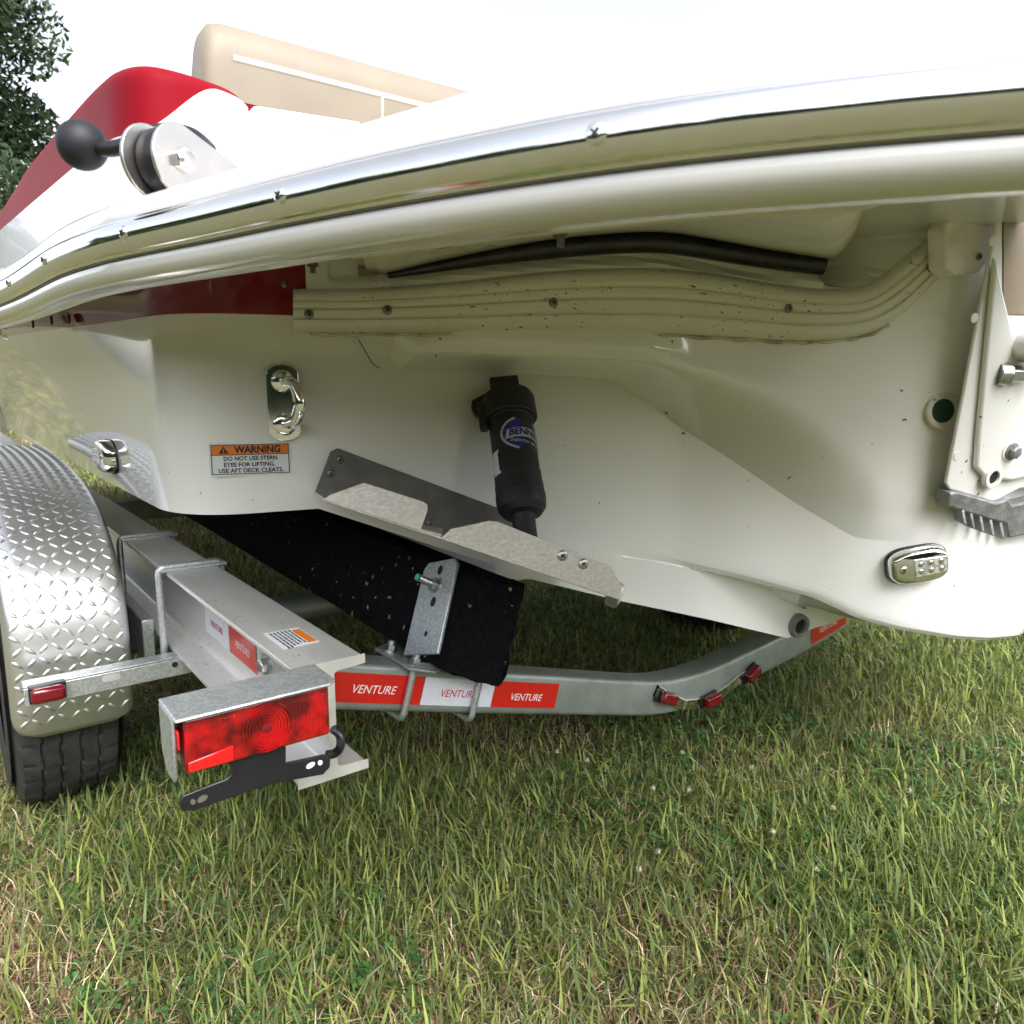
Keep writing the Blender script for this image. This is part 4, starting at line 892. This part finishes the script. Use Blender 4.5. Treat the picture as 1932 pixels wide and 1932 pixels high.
# ================================================================== GRASS
def blades(xy, L, W, lean, colr, flat=0):
    n = len(xy); ph = rng.random(n)*2*np.pi; d = np.stack([np.cos(ph), np.sin(ph), np.zeros(n)], 1); s = np.stack([-np.sin(ph), np.cos(ph), np.zeros(n)], 1)
    le = lean; up = np.array([0, 0, 1.0]); b = np.concatenate([xy, -.004+.020*rng.random((n, 1))**2], 1)
    p1 = b+(d*np.sin(le*.45)[:, None]+up*np.cos(le*.45)[:, None])*(L*.5)[:, None]
    p2 = p1+(d*np.sin(le*1.25)[:, None]+up*np.cos(le*1.25)[:, None])*(L*.55)[:, None]
    p2[:, 2] = np.maximum(p2[:, 2], .004); w = (s*W[:, None]/2)
    Vv = np.stack([b-w*.8, b+w*.8, p1+w, p1-w, p2], 1)      # 5 verts
    return Vv, np.repeat(colr[:, None, :], 5, 1)
def sector(n, r0, r1, half, power=1.0):
    u = rng.random(n); r = np.sqrt(r0*r0+u*(r1*r1-r0*r0)) if power == 1 else r0*(r1/r0)**u
    a = YAW+(rng.random(n)*2-1)*half; return np.stack([r*np.sin(a), r*np.cos(a)], 1)
def noise2(xy, f, seed):
    q = np.random.default_rng(seed); o = np.zeros(len(xy))
    for k in range(7): a = q.random()*6.28; g_ = f*(.6+q.random()*1.3); o += np.sin((xy[:, 0]*np.cos(a)+xy[:, 1]*np.sin(a))*g_+q.random()*6.28)
    return o/7*1.6
xy = np.concatenate([sector(70000, .62, 1.7, R(46)), sector(95000, 1.5, 3.4, R(44)), sector(110000, 3.2, 9.0, R(43), 2), sector(40000, 9, 34, R(44), 2), sector(12000, .5, 6, R(100), 2)])
dist = np.linalg.norm(xy, axis=1); n = len(xy); dry = noise2(xy, 5.0, 3)+.45*noise2(xy, 14, 5)+np.clip((1.25-(xy[:, 0]-.45*xy[:, 1]))*.55-.35, -.9, .7)
greens = np.array([[.118, .148, .038], [.150, .188, .048], [.074, .106, .032], [.215, .245, .062], [.118, .152, .064]]); straw = np.array([[.36, .27, .16], [.22, .145, .085], [.52, .43, .28], [.15, .090, .062]])
isdry = rng.random(n) < np.clip(.42+.28*dry, .10, .82)
colr = greens[rng.integers(0, 5, n)]; colr[isdry] = straw[rng.integers(0, 4, isdry.sum())]; colr *= (1.12+.85*rng.random(n))[:, None]
lush = np.clip(.5+.5*noise2(xy, 3.0, 8), 0, 1)
L = (.020+.058*rng.random(n)**1.8)*(1+.35*lush); L[isdry] *= .8; L *= np.clip(dist/3.0, 1, 2.2)**.5
Wd = np.where(isdry, .0012+.0016*rng.random(n), .0022+.0036*rng.random(n)**1.5)*np.clip(dist/2.2, 1, 7); lean = np.clip(rng.normal(1.02-.35*lush, .36, n), .08, 1.5); lean[isdry] = np.clip(rng.normal(1.25, .25, isdry.sum()), .5, 1.56)
Vv, Cc = blades(xy, L, Wd, lean, colr)
base = (np.arange(n)*5)[:, None]; loops = np.concatenate([(base+np.array([0, 1, 2, 3])).reshape(n, 4), (base+np.array([3, 2, 4])).reshape(n, 3)], 1).reshape(-1)
starts = (np.arange(n)*7)[:, None]+np.array([0, 4]); 
Vall = [Vv.reshape(-1, 3)]; Call = [Cc.reshape(-1, 3)]; loopl = [loops]; startl = [starts.reshape(-1)]
# clover: three leaflets
cxy = np.concatenate([sector(11000, .62, 2.2, R(45)), sector(7000, 2.0, 5, R(44), 2)]); keep = noise2(cxy, 7, 21) > .0; cxy = cxy[keep]; nc = len(cxy)
h_ = .012+.030*rng.random(nc); sz = .0045+.0035*rng.random(nc); ph = rng.random(nc)*6.28; cv = []; cc = []
tilt = rng.normal(0, .35, (nc, 2)); gcol = np.array([.070, .155, .042])*(.7+.7*rng.random(nc))[:, None]
for k in range(3):
    a = ph+k*2.094; dx_, dy_ = np.cos(a), np.sin(a); cen = np.stack([cxy[:, 0], cxy[:, 1], h_], 1)
    def pt_(r, w): 
        x = dx_*r*sz-dy_*w*sz; y = dy_*r*sz+dx_*w*sz; return cen+np.stack([x, y, tilt[:, 0]*x+tilt[:, 1]*y+.15*r*sz], 1)
    cv.append(np.stack([pt_(.1, 0), pt_(1.0, -.75), pt_(1.75, 0), pt_(1.0, .75)], 1)); cc.append(np.repeat(gcol[:, None, :], 4, 1))
off = n*5; lo_ = n*7; cvv = np.concatenate(cv); ccc = np.concatenate(cc); nq = len(cvv)
Vall.append(cvv.reshape(-1, 3)); Call.append(ccc.reshape(-1, 3)); loopl.append(off+np.arange(nq*4)); startl.append(lo_+np.arange(nq)*4)
VV = np.concatenate(Vall); CC = np.concatenate(Call); LL = np.concatenate(loopl).astype(np.int32); SS = np.concatenate(startl).astype(np.int32)
me = bpy.data.meshes.new('grass'); me.vertices.add(len(VV)); me.vertices.foreach_set('co', VV.reshape(-1)); me.loops.add(len(LL)); me.loops.foreach_set('vertex_index', LL); me.polygons.add(len(SS)); me.polygons.foreach_set('loop_start', SS); me.update(calc_edges=True)
at_ = me.color_attributes.new('tint', 'FLOAT_COLOR', 'POINT'); at_.data.foreach_set('color', np.concatenate([CC, np.ones((len(CC), 1))], 1).reshape(-1))
gm = bpy.data.materials.new('grass_blades'); gm.use_nodes = True; nt = gm.node_tree; b = nt.nodes['Principled BSDF']; ca = nt.nodes.new('ShaderNodeAttribute'); ca.attribute_name = 'tint'; nt.links.new(ca.outputs['Color'], b.inputs['Base Color']); b.inputs['Roughness'].default_value = .55; b.inputs['Specular IOR Level'].default_value = .3
tl = nt.nodes.new('ShaderNodeBsdfTranslucent'); nt.links.new(ca.outputs['Color'], tl.inputs['Color']); mxs = nt.nodes.new('ShaderNodeMixShader'); mxs.inputs[0].default_value = .3; nt.links.new(b.outputs[0], mxs.inputs[1]); nt.links.new(tl.outputs[0], mxs.inputs[2]); nt.links.new(mxs.outputs[0], nt.nodes['Material Output'].inputs[0])
me.materials.append(gm); go = bpy.data.objects.new('grass', me); COL.objects.link(go); go['kind'] = 'stuff'; go['label'] = 'mown lawn of green grass, dry straw and clover'; go['category'] = 'grass'
# white clover blossoms
M['bloom'] = mat('clover_white', (.66, .62, .50), .8, col2=(.42, .40, .28), scale=300)
M['stem'] = mat('clover_stem', (.08, .15, .04), .7)
blv = None
for px, py in ((1108, 1435), (1300, 1490), (1232, 1487), (1418, 1448), (1052, 1418), (1242, 1608), (1206, 1640), (1572, 1525), (1458, 1570), (1288, 1420), (1716, 1492), (1540, 1640)):
    p = at(px, py, z=.05); hd = empty('clover_blossom', (p.x, p.y, 0), 'small white clover blossom standing in the grass', 'flower', 'clover blossoms in the lawn')
    m = MB(); 
    for k in range(26):
        a = random.uniform(0, 6.28); e = random.uniform(-.5, 1.4); dv = V((math.cos(a)*math.cos(e), math.sin(a)*math.cos(e), math.sin(e))); q_ = p+dv*.0028; o_ = dv.orthogonal().normalized()*.0013
        m.add([q_-o_, q_+o_, q_+dv*.0042], [(0, 1, 2)]); o2 = dv.cross(o_); m.add([q_-o2, q_+o2, q_+dv*.0042], [(0, 1, 2)])
    m.lathe(p, (0, 0, 1), [(.001, -.003), (.003, -.001), (.003, .002), (.001, .0035)], 8); m.build('flower_head', M['bloom'], hd)
    MB().tube([(p.x, p.y, 0), (p.x+.002, p.y, .025), p], .0007, 5).build('stem', M['stem'], hd)
